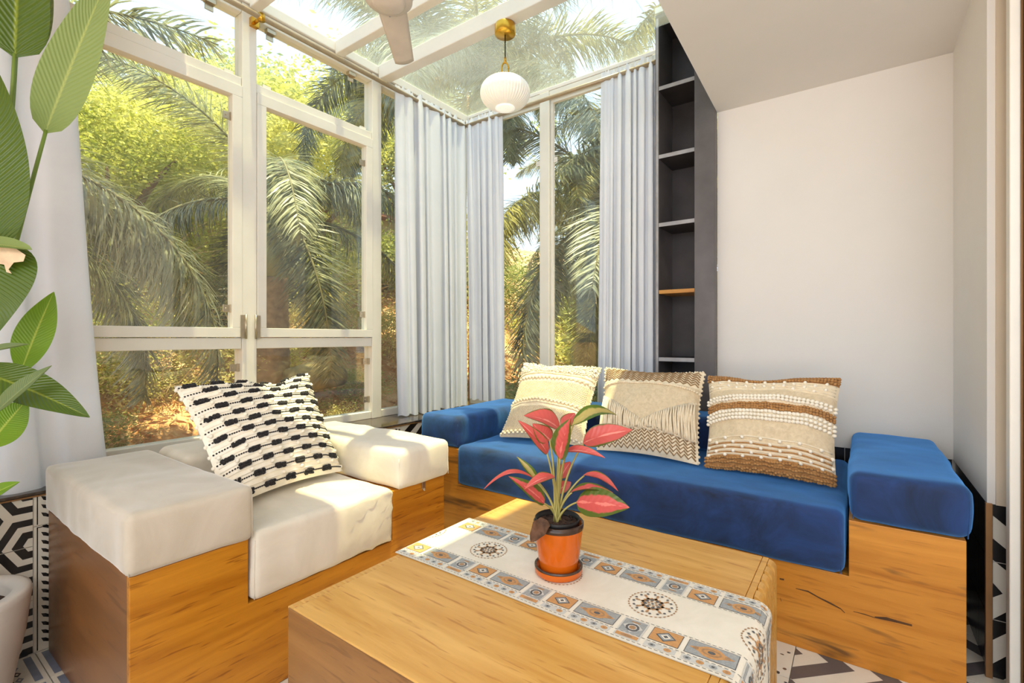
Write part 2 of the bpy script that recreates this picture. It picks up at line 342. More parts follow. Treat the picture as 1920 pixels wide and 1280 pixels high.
    def mesh(s, name, mats, off=Vector((0, 0, 0))):
        me = bpy.data.meshes.new(name); me.from_pydata([v-off for v in s.v], [], s.f)
        for m in (mats if isinstance(mats, (list, tuple)) else [mats]): me.materials.append(m)
        me.polygons.foreach_set('material_index', s.mi); me.polygons.foreach_set('use_smooth', s.sm)
        if s.uv:
            ul = me.uv_layers.new(name='UVMap')
            for fi, us in s.uv.items():
                for k, li in enumerate(me.polygons[fi].loop_indices): ul.data[li].uv = us[k]
        me.update(); return me
    def build(s, name, mats, parent=None, bevel=0.0, seg=2, solid=0.0, loc=None):
        rt = parent
        while rt is not None and rt.parent is not None: rt = rt.parent
        off = Vector(rt.location) if rt is not None else (Vector(loc) if loc is not None else Vector((0, 0, 0)))
        o = bpy.data.objects.new(name, s.mesh(name, mats, off)); C.objects.link(o)
        if parent is not None: o.parent = parent
        else: o.location = off
        if solid:
            md = o.modifiers.new('thickness', 'SOLIDIFY'); md.thickness = solid; md.offset = 0; md.use_rim = solid > .0022
        if bevel:
            md = o.modifiers.new('bevel', 'BEVEL'); md.width = bevel; md.segments = seg; md.limit_method = 'ANGLE'; md.angle_limit = R(40)
        return o
def tag(o, label=None, cat=None, group=None, kind=None):
    for k, v in (('label', label), ('category', cat), ('group', group), ('kind', kind)):
        if v: o[k] = v
    return o
def thing(name, loc, label=None, cat=None, group=None, kind=None):
    o = bpy.data.objects.new(name, None); C.objects.link(o); o.location = loc; o.empty_display_size = 0.1
    return tag(o, label, cat, group, kind)
def Bx(*a): return MB().box(*a)
def clip(poly, x0, x1, y0, y1):
    for ax, lim, sgn in ((0, x0, 1), (0, x1, -1), (1, y0, 1), (1, y1, -1)):
        out = []
        for i in range(len(poly)):
            p, q = poly[i], poly[(i+1) % len(poly)]
            dp, dq = (p[ax]-lim)*sgn, (q[ax]-lim)*sgn
            if dp >= 0: out.append(p)
            if dp*dq < 0:
                t = dp/(dp-dq); out.append((p[0]+(q[0]-p[0])*t, p[1]+(q[1]-p[1])*t))
        poly = out
        if len(poly) < 3: return []
    a = sum(poly[i][0]*poly[(i+1) % len(poly)][1]-poly[(i+1) % len(poly)][0]*poly[i][1] for i in range(len(poly)))/2
    return poly if abs(a) > 1e-6 else []
def tile_piece(parent, to3, nrm, a0, a1, b0, b1, polys, mats, thick=0.006, gap=0.0012, name='tile'):
    """one tile: slab plus its printed shapes (polys = [(mat index, [(a,b)...])]) lying on the glaze"""
    mb = MB(); a0 += gap; a1 -= gap; b0 += gap; b1 -= gap; n = Vector(nrm)
    q = [(a0, b0), (a1, b0), (a1, b1), (a0, b1)]
    mb.prism([to3(*p) for p in q], n*thick, 0)
    for mi, pl, *lay in polys:
        c = clip(pl, a0, a1, b0, b1)
        if c: mb.poly([to3(*p)+n*(thick+0.0003+0.0003*(lay[0] if lay else 0)) for p in c], mi)
    return mb.build(name, mats, parent)

# ------------------------------------------------------------------ setting: numbers of the room
ZL = 0.51                      # top of the low walls
XG, YG = -2.42, 2.76           # planes of the glazing
WX, WY = -2.12, 2.60           # inner faces of the low walls
ZR = 2.66                      # roof glass

# floor ------------------------------------------------------------
fl = thing('floor', (0, 0, 0), kind='structure')
Bx(-2.5, 3.2, -3.2, 2.9, -0.12, -0.006).build('screed', M['grout'], fl)
def fl3(a, b): return Vector((a, b, -0.006))
random.seed(4)
def chevrons(c, p, x0, x1, hw=0.4, horizontal=True, ph=0.0):
    """chevron bands along a (arrows pointing +a), apex on b=c, period p"""
    out = []; k = int((x0-1)/p)-1
    while k*p < x1+1:
        a = k*p+ph; w = p/2
        for sg in (1, -1):
            out.append((1, [(a, c), (a+w, c), (a+w-hw, c+sg*hw), (a-hw, c+sg*hw)][::sg]))
        k += 1
    return out
def terrazzo(x0, x1, y0, y1, n):
    out = []
    for _ in range(n):
        cx, cy, r = random.uniform(x0, x1), random.uniform(y0, y1), random.choice((0.004, 0.006, 0.009, 0.013))
        k = random.choice((5, 6)); a0 = random.uniform(0, 6); st = random.uniform(0.6, 1.0)
        out.append((random.choice((1, 2, 2)), [(cx+r*math.cos(a0+2*PI*i/k)*random.uniform(.75, 1.15), cy+r*st*math.sin(a0+2*PI*i/k)*random.uniform(.75, 1.15)) for i in range(k)]))
    return out
TS = 0.30
for ix in range(-4, 8):
    for iy in range(-2, 8):
        x0 = -0.165+(ix-0)*TS; y0 = 1.623-5*TS+iy*TS
        if x0+TS > 1.6 or x0 < -1.4 or y0 > 2.5: continue
        if ix >= 0:
            pol = chevrons(1.773, 0.134, x0, x0+TS, 0.55, ph=-0.1434+0.067*1.0)
            pol = [(m_, [(a, b) for a, b in p_]) for m_, p_ in pol]
            if abs(y0+TS/2-1.773) > 0.16:
                pol = chevrons(y0+TS/2, 0.134, x0, x0+TS, 0.3, ph=-0.0764)
            tile_piece(fl, fl3, (0, 0, 1), x0, x0+TS, y0, y0+TS, pol, [M['tile_white'], M['tile_grey']])  # black bands greyed, the floor's reflected light put into their colour
        else:
            tile_piece(fl, fl3, (0, 0, 1), x0, x0+TS, y0, y0+TS, terrazzo(x0, x0+TS, y0, y0+TS, 60), [M['tile_white'], M['chip_brown'], M['chip_dark']])
def ornament(x0, x1, y0, y1):
    cx, cy, r = (x0+x1)/2, (y0+y1)/2, (x1-x0)/2
    out = [(1, [(x0+.012, y0+.012), (x1-.012, y0+.012), (x1-.012, y0+.03), (x0+.012, y0+.03)]), (1, [(x0+.012, y1-.03), (x1-.012, y1-.03), (x1-.012, y1-.012), (x0+.012, y1-.012)])]
    for k in range(5):
        for j in range(5):
            px_, py_ = x0+r*2*(k+.5)/5, y0+.045+(y1-y0-.09)*(j+.5)/5
            q = .016
            out.append((1 if (k+j) % 2 else 2, [(px_-q, py_), (px_, py_-q*.6), (px_+q, py_), (px_, py_+q*.6)]))
            out.append((0, [(px_-q*.4, py_), (px_, py_-q*.25), (px_+q*.4, py_), (px_, py_+q*.25)], 1))
    return out
for ix in range(4):
    for iy in range(7):
        x0 = -2.12+ix*0.19; y0 = -0.40+iy*0.19
        tile_piece(fl, fl3, (0, 0, 1), x0, x0+.19, y0, y0+.19, ornament(x0, x0+.19, y0, y0+.19), [M['tile_white'], M['tile_blue'], M['tile_grey']])

# low wall below the side glazing, faced with patterned tile ---------
wl = thing('wall_left', (WX, 0, 0), kind='structure')
Bx(-2.46, WX-0.006, -1.6, 2.9, -0.1, ZL-0.012).build('masonry', M['plaster'], wl)
def wl3(a, b): return Vector((WX-0.006, a, b))
def hexes(y0, y1, z0, z1, yc, zc, h):
    Rr = h/math.sqrt(3); out = []
    for i in range(-8, 9):
        for j in range(-8, 9):
            cy = yc+i*1.5*Rr; cz = zc+j*h+(h/2 if i % 2 else 0)
            if cy < y0-Rr*1.2 or cy > y1+Rr*1.2 or cz < z0-h or cz > z1+h: continue
            for ly, (k, q) in enumerate(((1, .88), (0, .66), (1, .46), (0, .22))):
                out.append((k, [(cy+Rr*q*math.cos(t*PI/3), cz+Rr*q*math.sin(t*PI/3)) for t in range(6)], ly))
    return out
for iy in range(6):
    for iz in range(3):
        b1 = 0.356-iy*0.17; b0 = b1-0.17; z0 = iz*0.17
        tile_piece(wl, wl3, (1, 0, 0), b0, b1, z0, z0+.17, hexes(b0, b1, z0, z0+.17, 0.356, 0.347, 0.182), [M['tile_white'], M['tile_black']])
def leaflane(b0, b1, z0, z1):
    out = []; c = (b0+b1)/2+.008
    out += [(1, [(b0+.008, z0+.004), (b0+.011, z0+.004), (b0+.011, z1-.004), (b0+.008, z1-.004)]), (1, [(b0+.008, z1-.007), (b1, z1-.007), (b1, z1-.004), (b0+.008, z1-.004)])]
    k = 0
    z = z0+.02
    while z < z1-.015:
        for sg in (-1, 1):
            out.append((1, [(c, z), (c+sg*.016, z+.008), (c+sg*.021, z+.021), (c+sg*.010, z+.017), (c, z+.008)][::sg]))
        out.append((1, [(c-.003, z-.004), (c, z-.009), (c+.003, z-.004), (c, z+.001)])); z += .026
    return out
for (b0, b1) in ((.356, .418),):
    for iz in range(2):
        z0, z1 = ((0, .40), (.40, .51))[iz]
        tile_piece(wl, wl3, (1, 0, 0), b0, b1, z0, z1, leaflane(b0, b1, z0, z1), [M['tile_white'], M['tile_black']])
for iy in range(12):
    for iz in range(3):
        b0 = .42+iy*.18; b1 = b0+.18; z0 = iz*.17
        if iy < 4: continue
        random.seed(iy*7+iz)
        if iy % 2 == 0:
            pol = [(1, [(b0+.02, z0), (b0+.07, z0), (b1, z0+.10), (b1, z0+.15)]), (1, [(b0, z0+.05), (b0, z0+.1), (b0+.1, z0+.17), (b0+.16, z0+.17)])]
            tile_piece(wl, wl3, (1, 0, 0), b0, b1, z0, z0+.17, pol, [M['tile_white'], M['tile_black']])
        else:
            tile_piece(wl, wl3, (1, 0, 0), b0, b1, z0, z0+.17, [(2, p) for _, p in terrazzo(b0, b1, z0, z0+.17, 45)], [M['tile_white'], M['tile_black'], M['chip_dark']])
Bx(-2.46, WX+.006, -1.6, WY+.2, ZL-.010, ZL).build('granite_ledge', M['granite'], wl, 0.002)
Bx(WX-.0, WX+.008, -1.6, WY, ZL-.015, ZL-.0105).build('ledge_trim', M['bronze'], wl)

# low wall below the end glazing --------------------------------------
wb = thing('wall_back', (-1.5, WY, 0), kind='structure')
Bx(WX, -.60, WY+.006, 2.82, -.1, ZL-.02).build('masonry', M['plaster'], wb)
Bx(WX+.0125, -.89, WY-.012, 2.82, ZL-.022, ZL).build('granite_ledge', M['granite'], wb, 0.004)
def wb3(a, b): return Vector((a, WY+.006, b))
for ix in range(8):
    for iz in range(3):
        a0 = WX+.02+ix*.18; z0 = iz*.17
        tile_piece(wb, wb3, (0, -1, 0), a0, a0+.18, z0, min(z0+.17, ZL-.024), [(1, [(a0+.02, z0), (a0+.07, z0), (a0+.18, z0+.10), (a0+.18, z0+.15)])], [M['tile_white'], M['tile_black']])

# plastered alcove wall, dark dado, side wall --------------------------
XS = 0.307
wa = thing('wall_alcove', (-.1, WY, 0), kind='structure')
Bx(-.5835, XS+.2, WY, WY+.2, ZL, 2.7).build('plaster_face', M['plaster'], wa)
Bx(-.60, XS+.2, WY+.012, WY+.2, 0, ZL).build('dado_backing', M['plaster'], wa)
def wa3(a, b): return Vector((a, WY+.012, b))
for ix in range(5):
    for iz in range(3):
        a0 = -.585+ix*.178; z0 = iz*.17
        tile_piece(wa, wa3, (0, -1, 0), a0, a0+.178, z0, z0+.17, [(1, [(a0+.03, z0+.03), (a0+.06, z0+.02), (a0+.07, z0+.06)]), (1, [(a0+.1, z0+.1), (a0+.14, z0+.09), (a0+.12, z0+.13)])], [M['tile_black'], M['tile_grey']])
wr = thing('wall_right', (XS, 2.2, 0), kind='structure')
mb = MB(); mb.prism([(XS, 1.975, ZL), (XS+.035, 1.975, ZL), (XS+.2, 1.975, ZL), (XS+.2, WY, ZL), (XS, WY, ZL)], (0, 0, 2.2)); mb.build('plaster_face', M['plaster'], wr)
Bx(XS+.018, XS+.2, 1.967, 1.9745, ZL, 2.7).build('return_face', M['plaster_tan'], wr)
Bx(XS+.012, XS+.2, 1.983, WY, 0, ZL).build('dado_backing', M['plaster'], wr)
def wr3(a, b): return Vector((XS+.012, a, b))
for iy in range(4):
    for iz in range(3):
        a0 = 1.985+iy*.153; z0 = iz*.17
        tile_piece(wr, wr3, (-1, 0, 0), a0, a0+.153, z0, z0+.17, [(1, [(a0+.03, z0+.03), (a0+.06, z0+.02), (a0+.07, z0+.06)])], [M['tile_black'], M['tile_grey']])
def wf3(a, b): return Vector((a, 1.985, b))
for iz in range(3):
    z0 = iz*.17
    zl = lambda q: 1-(268+q*.2968)/905*1.423
    zr = lambda q: 1-(268+q*.2968)/905*1.397
    xa, xb = XS+.008, XS+.042
    pol = []
    for l0, l1, r0, r1 in ((120, 210, 150, 300), (355, 490, 445, 580), (885, 1015, 840, 975), (1165, 1300, 1120, 1260)):
        pol.append((1, [(xa, zl(l1)), (xb, zr(r1)), (xb, zr(r0)), (xa, zl(l0))]))
    pol.append((1, [(xa, zl(745)), (xa+.026, zl(700)), (xa, zl(630))]))
    tile_piece(wr, wf3, (0, -1, 0), XS+.012, XS+.09, z0, z0+.17, pol, [M['tile_white'], M['tile_black']])
tr = Bx(XS-.004, XS+.0115, 1.968, 1.982, 0, ZL+.002).build('trim_1', M['bronze'], None, .001); tr['kind'] = 'structure'

# door frame at the edge ------------------------------------------------
dr = thing('door_1', (.36, 1.88, 0), kind='structure')
Bx(.3335, .3555, 1.86, 1.90, 0, 2.7).build('jamb', M['white_paint'], dr, .003)
Bx(.3556, .360, 1.862, 1.90, 0, 2.7).build('wood_stop', M['bronze'], dr)
Bx(.3601, .46, 1.84, 1.90, 0, 2.7).build('sliding_leaf', M['black'], dr, .003)

# the rest of the room beyond the door and behind the viewer's right hand
wq = thing('wall_front', (1.8, 1.9, 0), kind='structure'); Bx(.462, 3.2, 1.84, 2.0, 0, 2.14).build('plaster_face', M['plaster'], wq)
we = thing('wall_east', (3.2, -.6, 0), kind='structure'); Bx(3.2, 3.3, -3.2, 2.0, 0, 2.7).build('plaster_face', M['plaster'], we)
# ceiling (soffit and the solid roof over the near part of the room) ----
ce = thing('ceiling', (0, 0, 2.14), kind='structure')
MB().prism([(-.584, WY, 2.14), (XS+.2, WY, 2.14), (3.2, WY, 2.14), (3.2, -3.2, 2.14), (-.50, -3.2, 2.14), (-.50, 0, 2.14)], (0, 0, .62)).build('soffit', M['plaster'], ce)
Bx(-2.5, -.51, -3.2, .86, 2.6, 2.76).build('solid_roof', M['plaster'], ce)

# ------------------------------------------------------------------ glazing
def window(n, loc): return thing('window_%d' % n, loc, kind='structure')
def clip_at(parent, p, ax, mat='steel'):
    """a small patch clip: plate, knuckle and screw on the pane; ax = direction towards the frame"""
    p = Vector(p); ax = Vector(ax); n = NRM; t = n.cross(ax)
    mb = MB(); mb.obox(p+n*.004, ax*.016, t*.017, n*.003); mb.obox(p+ax*.022+n*.006, ax*.008, t*.019, n*.005)
    mb.ball(p+n*.008-ax*.004, .004, 6, 4)
    mb.build('glass_clip', M[mat], parent, .001)
NRM = Vector((1, 0, 0))
POSTS = (0.415, 1.149, 1.905, 2.70)
Z0, ZA, ZB, ZC, ZD, ZE, ZF = .565, .945, .997, 1.045, 2.136, 2.19, 2.235
ZT = 2.545
for k in range(3):
    y0, y1 = POSTS[k], POSTS[k+1]
    w = window(k+1, (XG, (y0+y1)/2, ZL))
    hw = .034
    Bx(XG-.04, XG+.04, y1-hw, y1+hw, ZL, ZT+.05).build('post', M['white_paint'], w, .003)
    if k == 0: Bx(XG-.04, XG+.04, y0-hw, y0+hw, ZL, ZT+.05).build('post', M['white_paint'], w, .003)
    a, b = y0+hw+.001, y1-hw-.001
    Bx(XG-.03, XG+.03, a, b, ZL, Z0-.012).build('bottom_rail', M['white_paint'], w, .003)
    Bx(XG-.035, XG+.035, a, b, ZT, ZT+.05).build('head_rail', M['white_paint'], w, .003)
    if k < 2:
        Bx(XG-.035, XG+.035, a, b, ZA, ZB).build('lower_transom', M['white_paint'], w, .003)
        Bx(XG-.035, XG+.035, a, b, ZE+.003, ZF).build('upper_transom', M['white_paint'], w, .003)
        mb = MB()                                          # sash frame
        mb.box(XG-.005, XG+.045, a, b, ZB+.003, ZC); mb.box(XG-.005, XG+.045, a, b, ZD, ZE)
        mb.box(XG-.005, XG+.045, a, a+.045, ZC, ZD); mb.box(XG-.005, XG+.045, b-.045, b, ZC, ZD)
        sash = mb.build('sash', M['white_paint'], w, .002)
        Bx(XG+.012, XG+.018, a+.045, b-.045, ZC, ZD).build('pane', M['glass'], sash)
        for z in (ZC+.09, ZD-.10):
            clip_at(sash, (XG+.02, b-.045-.018, z), (0, 1, 0))
        hz = ZC+.005
        yy = b+.012 if k == 0 else a-.012
        mb = MB(); mb.obox((XG+.050, yy+(-.012 if k == 0 else .012), hz), (.002, 0, 0), (0, .011, 0), (0, 0, .055)); mb.tube([(XG+.054, yy, hz-.058), (XG+.054, yy, hz+.058)], .005, 8)
        mb.build('hinge', M['steel'], sash)
        Bx(XG-.003, XG+.003, a, b, Z0-.012, ZA).build('pane', M['glass'], w)
        Bx(XG-.003, XG+.003, a, b, ZF, ZT).build('pane', M['glass'], w)
        for z in (Z0+.06, ZA-.09): clip_at(w, (XG+.004, b-.026, z), (0, 1, 0))
        for y in (a+.08, b-.13):
            mb = MB(); mb.obox((XG+.012, y, ZT-.012), (.014, 0, 0), (0, .022, 0), (0, 0, .010)); mb.obox((XG+.006, y, ZT-.035), (.003, 0, 0), (0, .018, 0), (0, 0, .016))
            mb.build('glass_clip', M['steel'], w, .001)
        for y in (a+.06, b-.05):
            Bx(XG+.004, XG+.02, y-.02, y+.02, ZF, ZF+.02).build('glass_clip', M['white_paint'], w, .001)
    else:
        Bx(XG-.003, XG+.003, a, b, Z0-.012, ZT).build('pane', M['glass'], w)
NRM = Vector((0, -1, 0))
XP = (XG+.035, -1.693, -.93)
for k in range(2):
    x0, x1 = XP[k], XP[k+1]; w = window(k+4, ((x0+x1)/2, YG, ZL)); hw = .036
    Bx(x1-hw, x1+hw, YG-.04, YG+.04, ZL, ZT+.075).build('post', M['white_paint'], w, .003)
    a, b = x0+hw+.001, x1-hw-.001
    Bx(a, b, YG-.03, YG+.03, ZL, Z0-.012).build('bottom_rail', M['white_paint'], w, .003)
    Bx(a, b, YG-.035, YG+.035, ZT+.02, ZT+.075).build('head_rail', M['white_paint'], w, .003)
    Bx(a, b, YG-.003, YG+.003, Z0-.012, ZT+.02).build('pane', M['glass'], w)
    mb = MB(); mb.box(a, b, YG-.02, YG+.004, ZT, ZT+.02); mb.box(a, a+.018, YG-.02, YG+.004, Z0, ZT); mb.build('glazing_bead', M['white_paint'], w, .002)
    clip_at(w, (a+.03 if k else b-.03, YG-.004, 2.17), (-1 if k else 1, 0, 0), 'white_paint')
# roof: eaves beams, rafters and panes
rf = thing('window_6', (-1.5, 1.8, ZR), kind='structure')
Bx(XG-.04, XG+.05, .80, YG+.05, ZT+.052, ZR-.012).build('eaves_beam', M['white_beam'], rf, .004)
Bx(XG+.055, -.888, YG-.035, YG+.05, ZT+.078, ZR-.012).build('eaves_beam', M['white_beam'], rf, .004)
MB().prism([(-.735, .862, 2.57), (-.5295, .862, 2.57), (-.5825, 2.54, 2.57), (-.735, 2.54, 2.57)], (0, 0, .19)).build('ridge_beam', M['white_beam'], rf, .003)
RAF = ((1.165, .024, 2.575), (1.63, .024, 2.575), (1.94, .036, 2.565))
for y, hw, zb in RAF:
    Bx(XG+.055, -.74, y-hw, y+hw, zb, ZR-.012).build('rafter', M['white_beam'], rf, .004)
ys = [.87, 1.165, 1.63, 1.94, YG+.05]
Bx(-.888, -.74, 1.942, 2.54, ZR-.010, ZR-.002).build('roof_pane', M['roof_glass'], rf)
Bx(-.887, -.58, 2.545, YG+.05, ZR+.07, ZR+.1).build('flashing', M['white_beam'], rf)
for k in range(4):
    Bx(XG-.05, -.74 if k < 3 else -.89, ys[k]+.002, ys[k+1]-.002, ZR-.010, ZR-.002).build('roof_pane', M['roof_glass'], rf)

# ------------------------------------------------------------------ tall black shelf beside the white wall
XB0, XB1, YB = -.885, -.584, 2.548
sh = thing('bookcase', ((XB0+XB1)/2, YB, ZL), 'tall narrow black bookcase with six empty bays in the wall corner', 'bookcase')
ZTOP = 2.70; D = .24
Bx(XB0, XB0+.018, YB, YB+D, ZL, ZTOP).build('side_panel', M['shelf_stile'], sh, .001)
Bx(XB0+.004, XB0+.016, YB-.002, YB, ZL, ZTOP).build('edge_strip', M['shelf_grey'], sh)
Bx(-.683, XB1, YB, YB+.05, ZL, ZTOP).build('stile', M['shelf_stile'], sh, .002)
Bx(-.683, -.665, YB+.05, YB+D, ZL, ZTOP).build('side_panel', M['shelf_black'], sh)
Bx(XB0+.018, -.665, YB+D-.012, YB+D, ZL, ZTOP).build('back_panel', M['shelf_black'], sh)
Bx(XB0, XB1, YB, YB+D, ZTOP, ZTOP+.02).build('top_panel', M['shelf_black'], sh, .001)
for i, z in enumerate((2.327, 1.963, 1.60, 1.243, .885)):
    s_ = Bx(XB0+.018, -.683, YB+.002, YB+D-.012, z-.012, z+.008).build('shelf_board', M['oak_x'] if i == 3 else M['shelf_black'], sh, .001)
    if i == 3: s_['label'] = 'light oak shelf board'
    else: Bx(XB0+.018, -.683, YB, YB+.002, z-.012, z+.008).build('edge_strip', M['shelf_grey'], s_)

# ------------------------------------------------------------------ furniture: stepped wooden bases
def base_x(name, label, cat, x0, x1, arm, y0, y1, zs, za, mat):
    t = thing(name, ((x0+x1)/2, (y0+y1)/2, 0), label, cat)
    th = .018
    MB().prism([(x0, y0, 0), (x1, y0, 0), (x1, y0, za), (x1-arm, y0, za), (x1-arm, y0, zs), (x0+arm, y0, zs), (x0+arm, y0, za), (x0, y0, za)], (0, th, 0)).build('front_panel', M['oak_knot'], t, .0015)
    for xa, xb in ((x0, x0+th), (x1-th, x1)):
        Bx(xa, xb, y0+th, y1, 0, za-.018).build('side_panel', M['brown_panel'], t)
    for xa, xb in ((x0+arm-th, x0+arm), (x1-arm, x1-arm+th)):
        Bx(xa, xb, y0+th, y1, zs-.02, za-.018).build('inner_panel', M['oak_y'], t)
    for xa, xb in ((x0, x0+arm), (x1-arm, x1)):
        Bx(xa, xb, y0+th, y1, za-.018, za).build('arm_board', M['oak_x'], t, .001)
    Bx(x0+arm, x1-arm, y0+th, y1, zs-.018, zs).build('seat_board', M['oak_x'], t)
    Bx(x0+th, x1-th, y1-th, y1, 0, zs-.02).build('back_panel', M['brown_panel'], t)
    return t
def base_y(name, label, cat, x0, x1, arm, y0, y1, zs, za):
    t = thing(name, ((x0+x1)/2, (y0+y1)/2, 0), label, cat); th = .018
    MB().prism([(x1, y0, 0), (x1, y1, 0), (x1, y1, za), (x1, y1-arm, za), (x1, y1-arm, zs), (x1, y0+arm, zs), (x1, y0+arm, za), (x1, y0, za)], (-th, 0, 0)).build('front_panel', M['oak_y'], t, .0015)
    for ya, yb in ((y0, y0+th), (y1-th, y1)):
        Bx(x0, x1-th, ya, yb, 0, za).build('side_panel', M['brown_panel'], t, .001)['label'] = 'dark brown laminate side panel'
    for ya, yb in ((y0+arm-th, y0+arm), (y1-arm, y1-arm+th)):
        Bx(x0, x1-th, ya, yb, zs-.02, za-.018).build('inner_panel', M['oak_x'], t)
    for ya, yb in ((y0+th, y0+arm), (y1-arm, y1-th)):
        Bx(x0, x1-th, ya, yb, za-.018, za).build('arm_board', M['oak_y'], t, .001)
    Bx(x0, x1-th, y0+arm, y1-arm, zs-.018, zs).build('seat_board', M['oak_y'], t)
    Bx(x0, x0+th, y0+th, y1-th, 0, zs-.02).build('back_panel', M['brown_panel'], t)
    return t
sofa = base_x('sofa', 'long honey oak sofa base with stepped arms under the blue cushions', 'sofa', -1.885, .240, .265, 1.803, 2.585, .268, .44, None)
def on_front(px, py):
    a = at(px, py, 1.0); e = Vector((0, 0, HC)); d_ = a-e; return e+d_*(1.8022/d_.y)
fp = [c for c in sofa.children if c.name.startswith('front_panel')][0]
M['crack'] = plain('dark wood crack', (92, 60, 30), 0.8, var=0.2, vscale=40)
for path, w in (([(1492, 1103), (1515, 1109), (1535, 1120), (1558, 1132), (1576, 1141), (1584, 1149)], .0034), ([(1640, 1157), (1662, 1161), (1684, 1166), (1710, 1173)], .006), ([(1600, 1146), (1622, 1152), (1640, 1158)], .0016), ([(1463, 1121), (1465, 1127)], .004), ([(1462, 1085), (1470, 1087)], .004)):
    pts = [on_front(*q) for q in path]; n_ = len(pts); k_ = []
    for i, q in enumerate(pts): k_.append(q+Vector((0, 0, w*(.25+.75*math.sin(PI*(i+.5)/n_))*(.7+.5*(i % 2)))))
    for i, q in reversed(list(enumerate(pts))): k_.append(q-Vector((0, 0, w*.5*(.25+.75*math.sin(PI*(i+.5)/n_)))))
    MB().prism(k_, (0, .003, 0)).build('wood_crack', M['crack'], fp)
ac = base_y('armchair', 'oak box armchair base under the cream cushions, below the window', 'armchair', -2.10, -1.362, .266, .388, 1.424, .268, .446)
# the little metal bracket under the armchair's arm cushion
mb = MB(); mb.box(-1.361, -1.357, 1.30, 1.316, .418, .446); mb.ball((-1.355, 1.308, .416), .006, 8, 5); mb.build('cushion_clip', M['steel'], ac, .001)

def cushion(name, label, x0, x1, y0, y1, z0, z1, r, mat, puff=.006, seed=0, wr=.0025, tilt=None, folds=None, group=None):
    c = Vector(((x0+x1)/2, (y0+y1)/2, z0)); t = thing(name, c, label, 'cushion', group)
    h = Vector(((x1-x0)/2, (y1-y0)/2, (z1-z0)/2)); ctr = Vector((c.x, c.y, (z0+z1)/2))
    def steps(L):
        n = max(4, int(2*L/.02)); q = [-L, -L+r*.15, -L+r*.4, -L+r*.7, -L+r]; m_ = max(3, int((2*L-2*r)/.022))
        q += [-L+r+(2*L-2*r)*i/m_ for i in range(1, m_)]; q += [-v for v in q[:5]][::-1]; return q
    sx, sy, sz = steps(h.x), steps(h.y), steps(h.z)
    mb = MB(); idx = {}; vs = []
    def vid(p):
        k = (round(p[0], 5), round(p[1], 5), round(p[2], 5))
        if k not in idx:
            P = Vector(p); q = Vector([max(-(h[i]-r), min(h[i]-r, P[i])) for i in range(3)]); d = P-q
            if d.length > 1e-7: P = q+d.normalized()*r
            n = d.normalized() if d.length > 1e-7 else Vector((0, 0, 1))
            fx, fy = 1-(P.x/h.x)**2, 1-(P.y/h.y)**2; fz = 1-(P.z/h.z)**2
            if P.z > 0: P.z += puff*max(0, fx)*max(0, fy)*(P.z/h.z)
            P.x += math.copysign(puff*.7*max(0, fz)*max(0, fy), P.x)*(abs(P.x)/h.x)**6
            P.y += math.copysign(puff*.7*max(0, fz)*max(0, fx), P.y)*(abs(P.y)/h.y)**6
            s = Vector((seed*3.1, seed*1.7, 0))
            low = noise.noise(P*5+s)*wr*1.6+noise.noise(P*13+s)*wr*.8
            cr = noise.noise(Vector((P.x*16, P.y*16, P.z*5))+s)*wr*.9*(1 if abs(P.z) < h.z-r*.5 else .25)
            f_ = 0
            if folds: f_ = folds(P, h)
            P = P+n*(low+cr+f_) if abs(P.z+h.z) > 1e-4 else P
            P.z = max(P.z, -h.z)
            if tilt: P.z += tilt(P, h)
            idx[k] = len(vs); vs.append(P+ctr)
        return idx[k]
    fs = []
    def face(A, B, mk, flip):
        for i in range(len(A)-1):
            for j in range(len(B)-1):
                q = [vid(mk(A[i], B[j])), vid(mk(A[i+1], B[j])), vid(mk(A[i+1], B[j+1])), vid(mk(A[i], B[j+1]))]
                fs.append(tuple(q[::-1] if flip else q))
    face(sx, sy, lambda a, b: (a, b, h.z), False); face(sx, sy, lambda a, b: (a, b, -h.z), True)
    face(sx, sz, lambda a, b: (a, -h.y, b), False); face(sx, sz, lambda a, b: (a, h.y, b), True)
    face(sy, sz, lambda a, b: (h.x, a, b), False); face(sy, sz, lambda a, b: (-h.x, a, b), True)
    mb.add(vs, fs, 0, True); mb.build('cover', mat, t)
    k = (1-math.sqrt(.5))*r
    for sxx in (-1, 1):
        for syy in (-1, 1):
            pts = []
            for i in range(9):
                z = -h.z+.006+(2*h.z-.012-r)*i/8; P = Vector((sxx*(h.x-k), syy*(h.y-k), z))
                s = Vector((seed*3.1, seed*1.7, 0)); P += Vector((sxx, syy, 0)).normalized()*(noise.noise(P*5+s)*wr*1.6+noise.noise(P*13+s)*wr*.8+.0003)
                pts.append(P+ctr)
            MB().tube(pts, .0016, 5).build('seam', mat, t)
    return t
def diag(P, h):
    if P.x > h.x-.03 and P.y > 0:
        return .006*max(0, math.sin((P.y*1.0+P.z*1.5)*75))**2*min(1, P.y/h.y*2)
    return 0
cushion('arm_cushion', 'taupe box cushion on the armchair arm nearest the potted plant', -2.105, -1.346, .378, .662, .447, .592, .018, M['taupe_fabric'], .004, 1, .0028)
cushion('arm_cushion', 'sunlit cream box cushion on the armchair arm beside the blue sofa', -2.105, -1.335, 1.165, 1.432, .447, .592, .024, M['cream_fabric'], .008, 2, .0034)
cushion('seat_cushion', 'cream seat cushion of the armchair, creased front, half in sun', -2.08, -1.350, .662, 1.152, .270, .463, .020, M['cream_fabric'], .006, 3, .0032, None, diag)
cushion('back_cushion', 'cream back cushion of the armchair, tucked behind the bobbled pillow', -2.09, -1.84, .674, 1.150, .472, .60, .03, M['cream_fabric'], .006, 4)
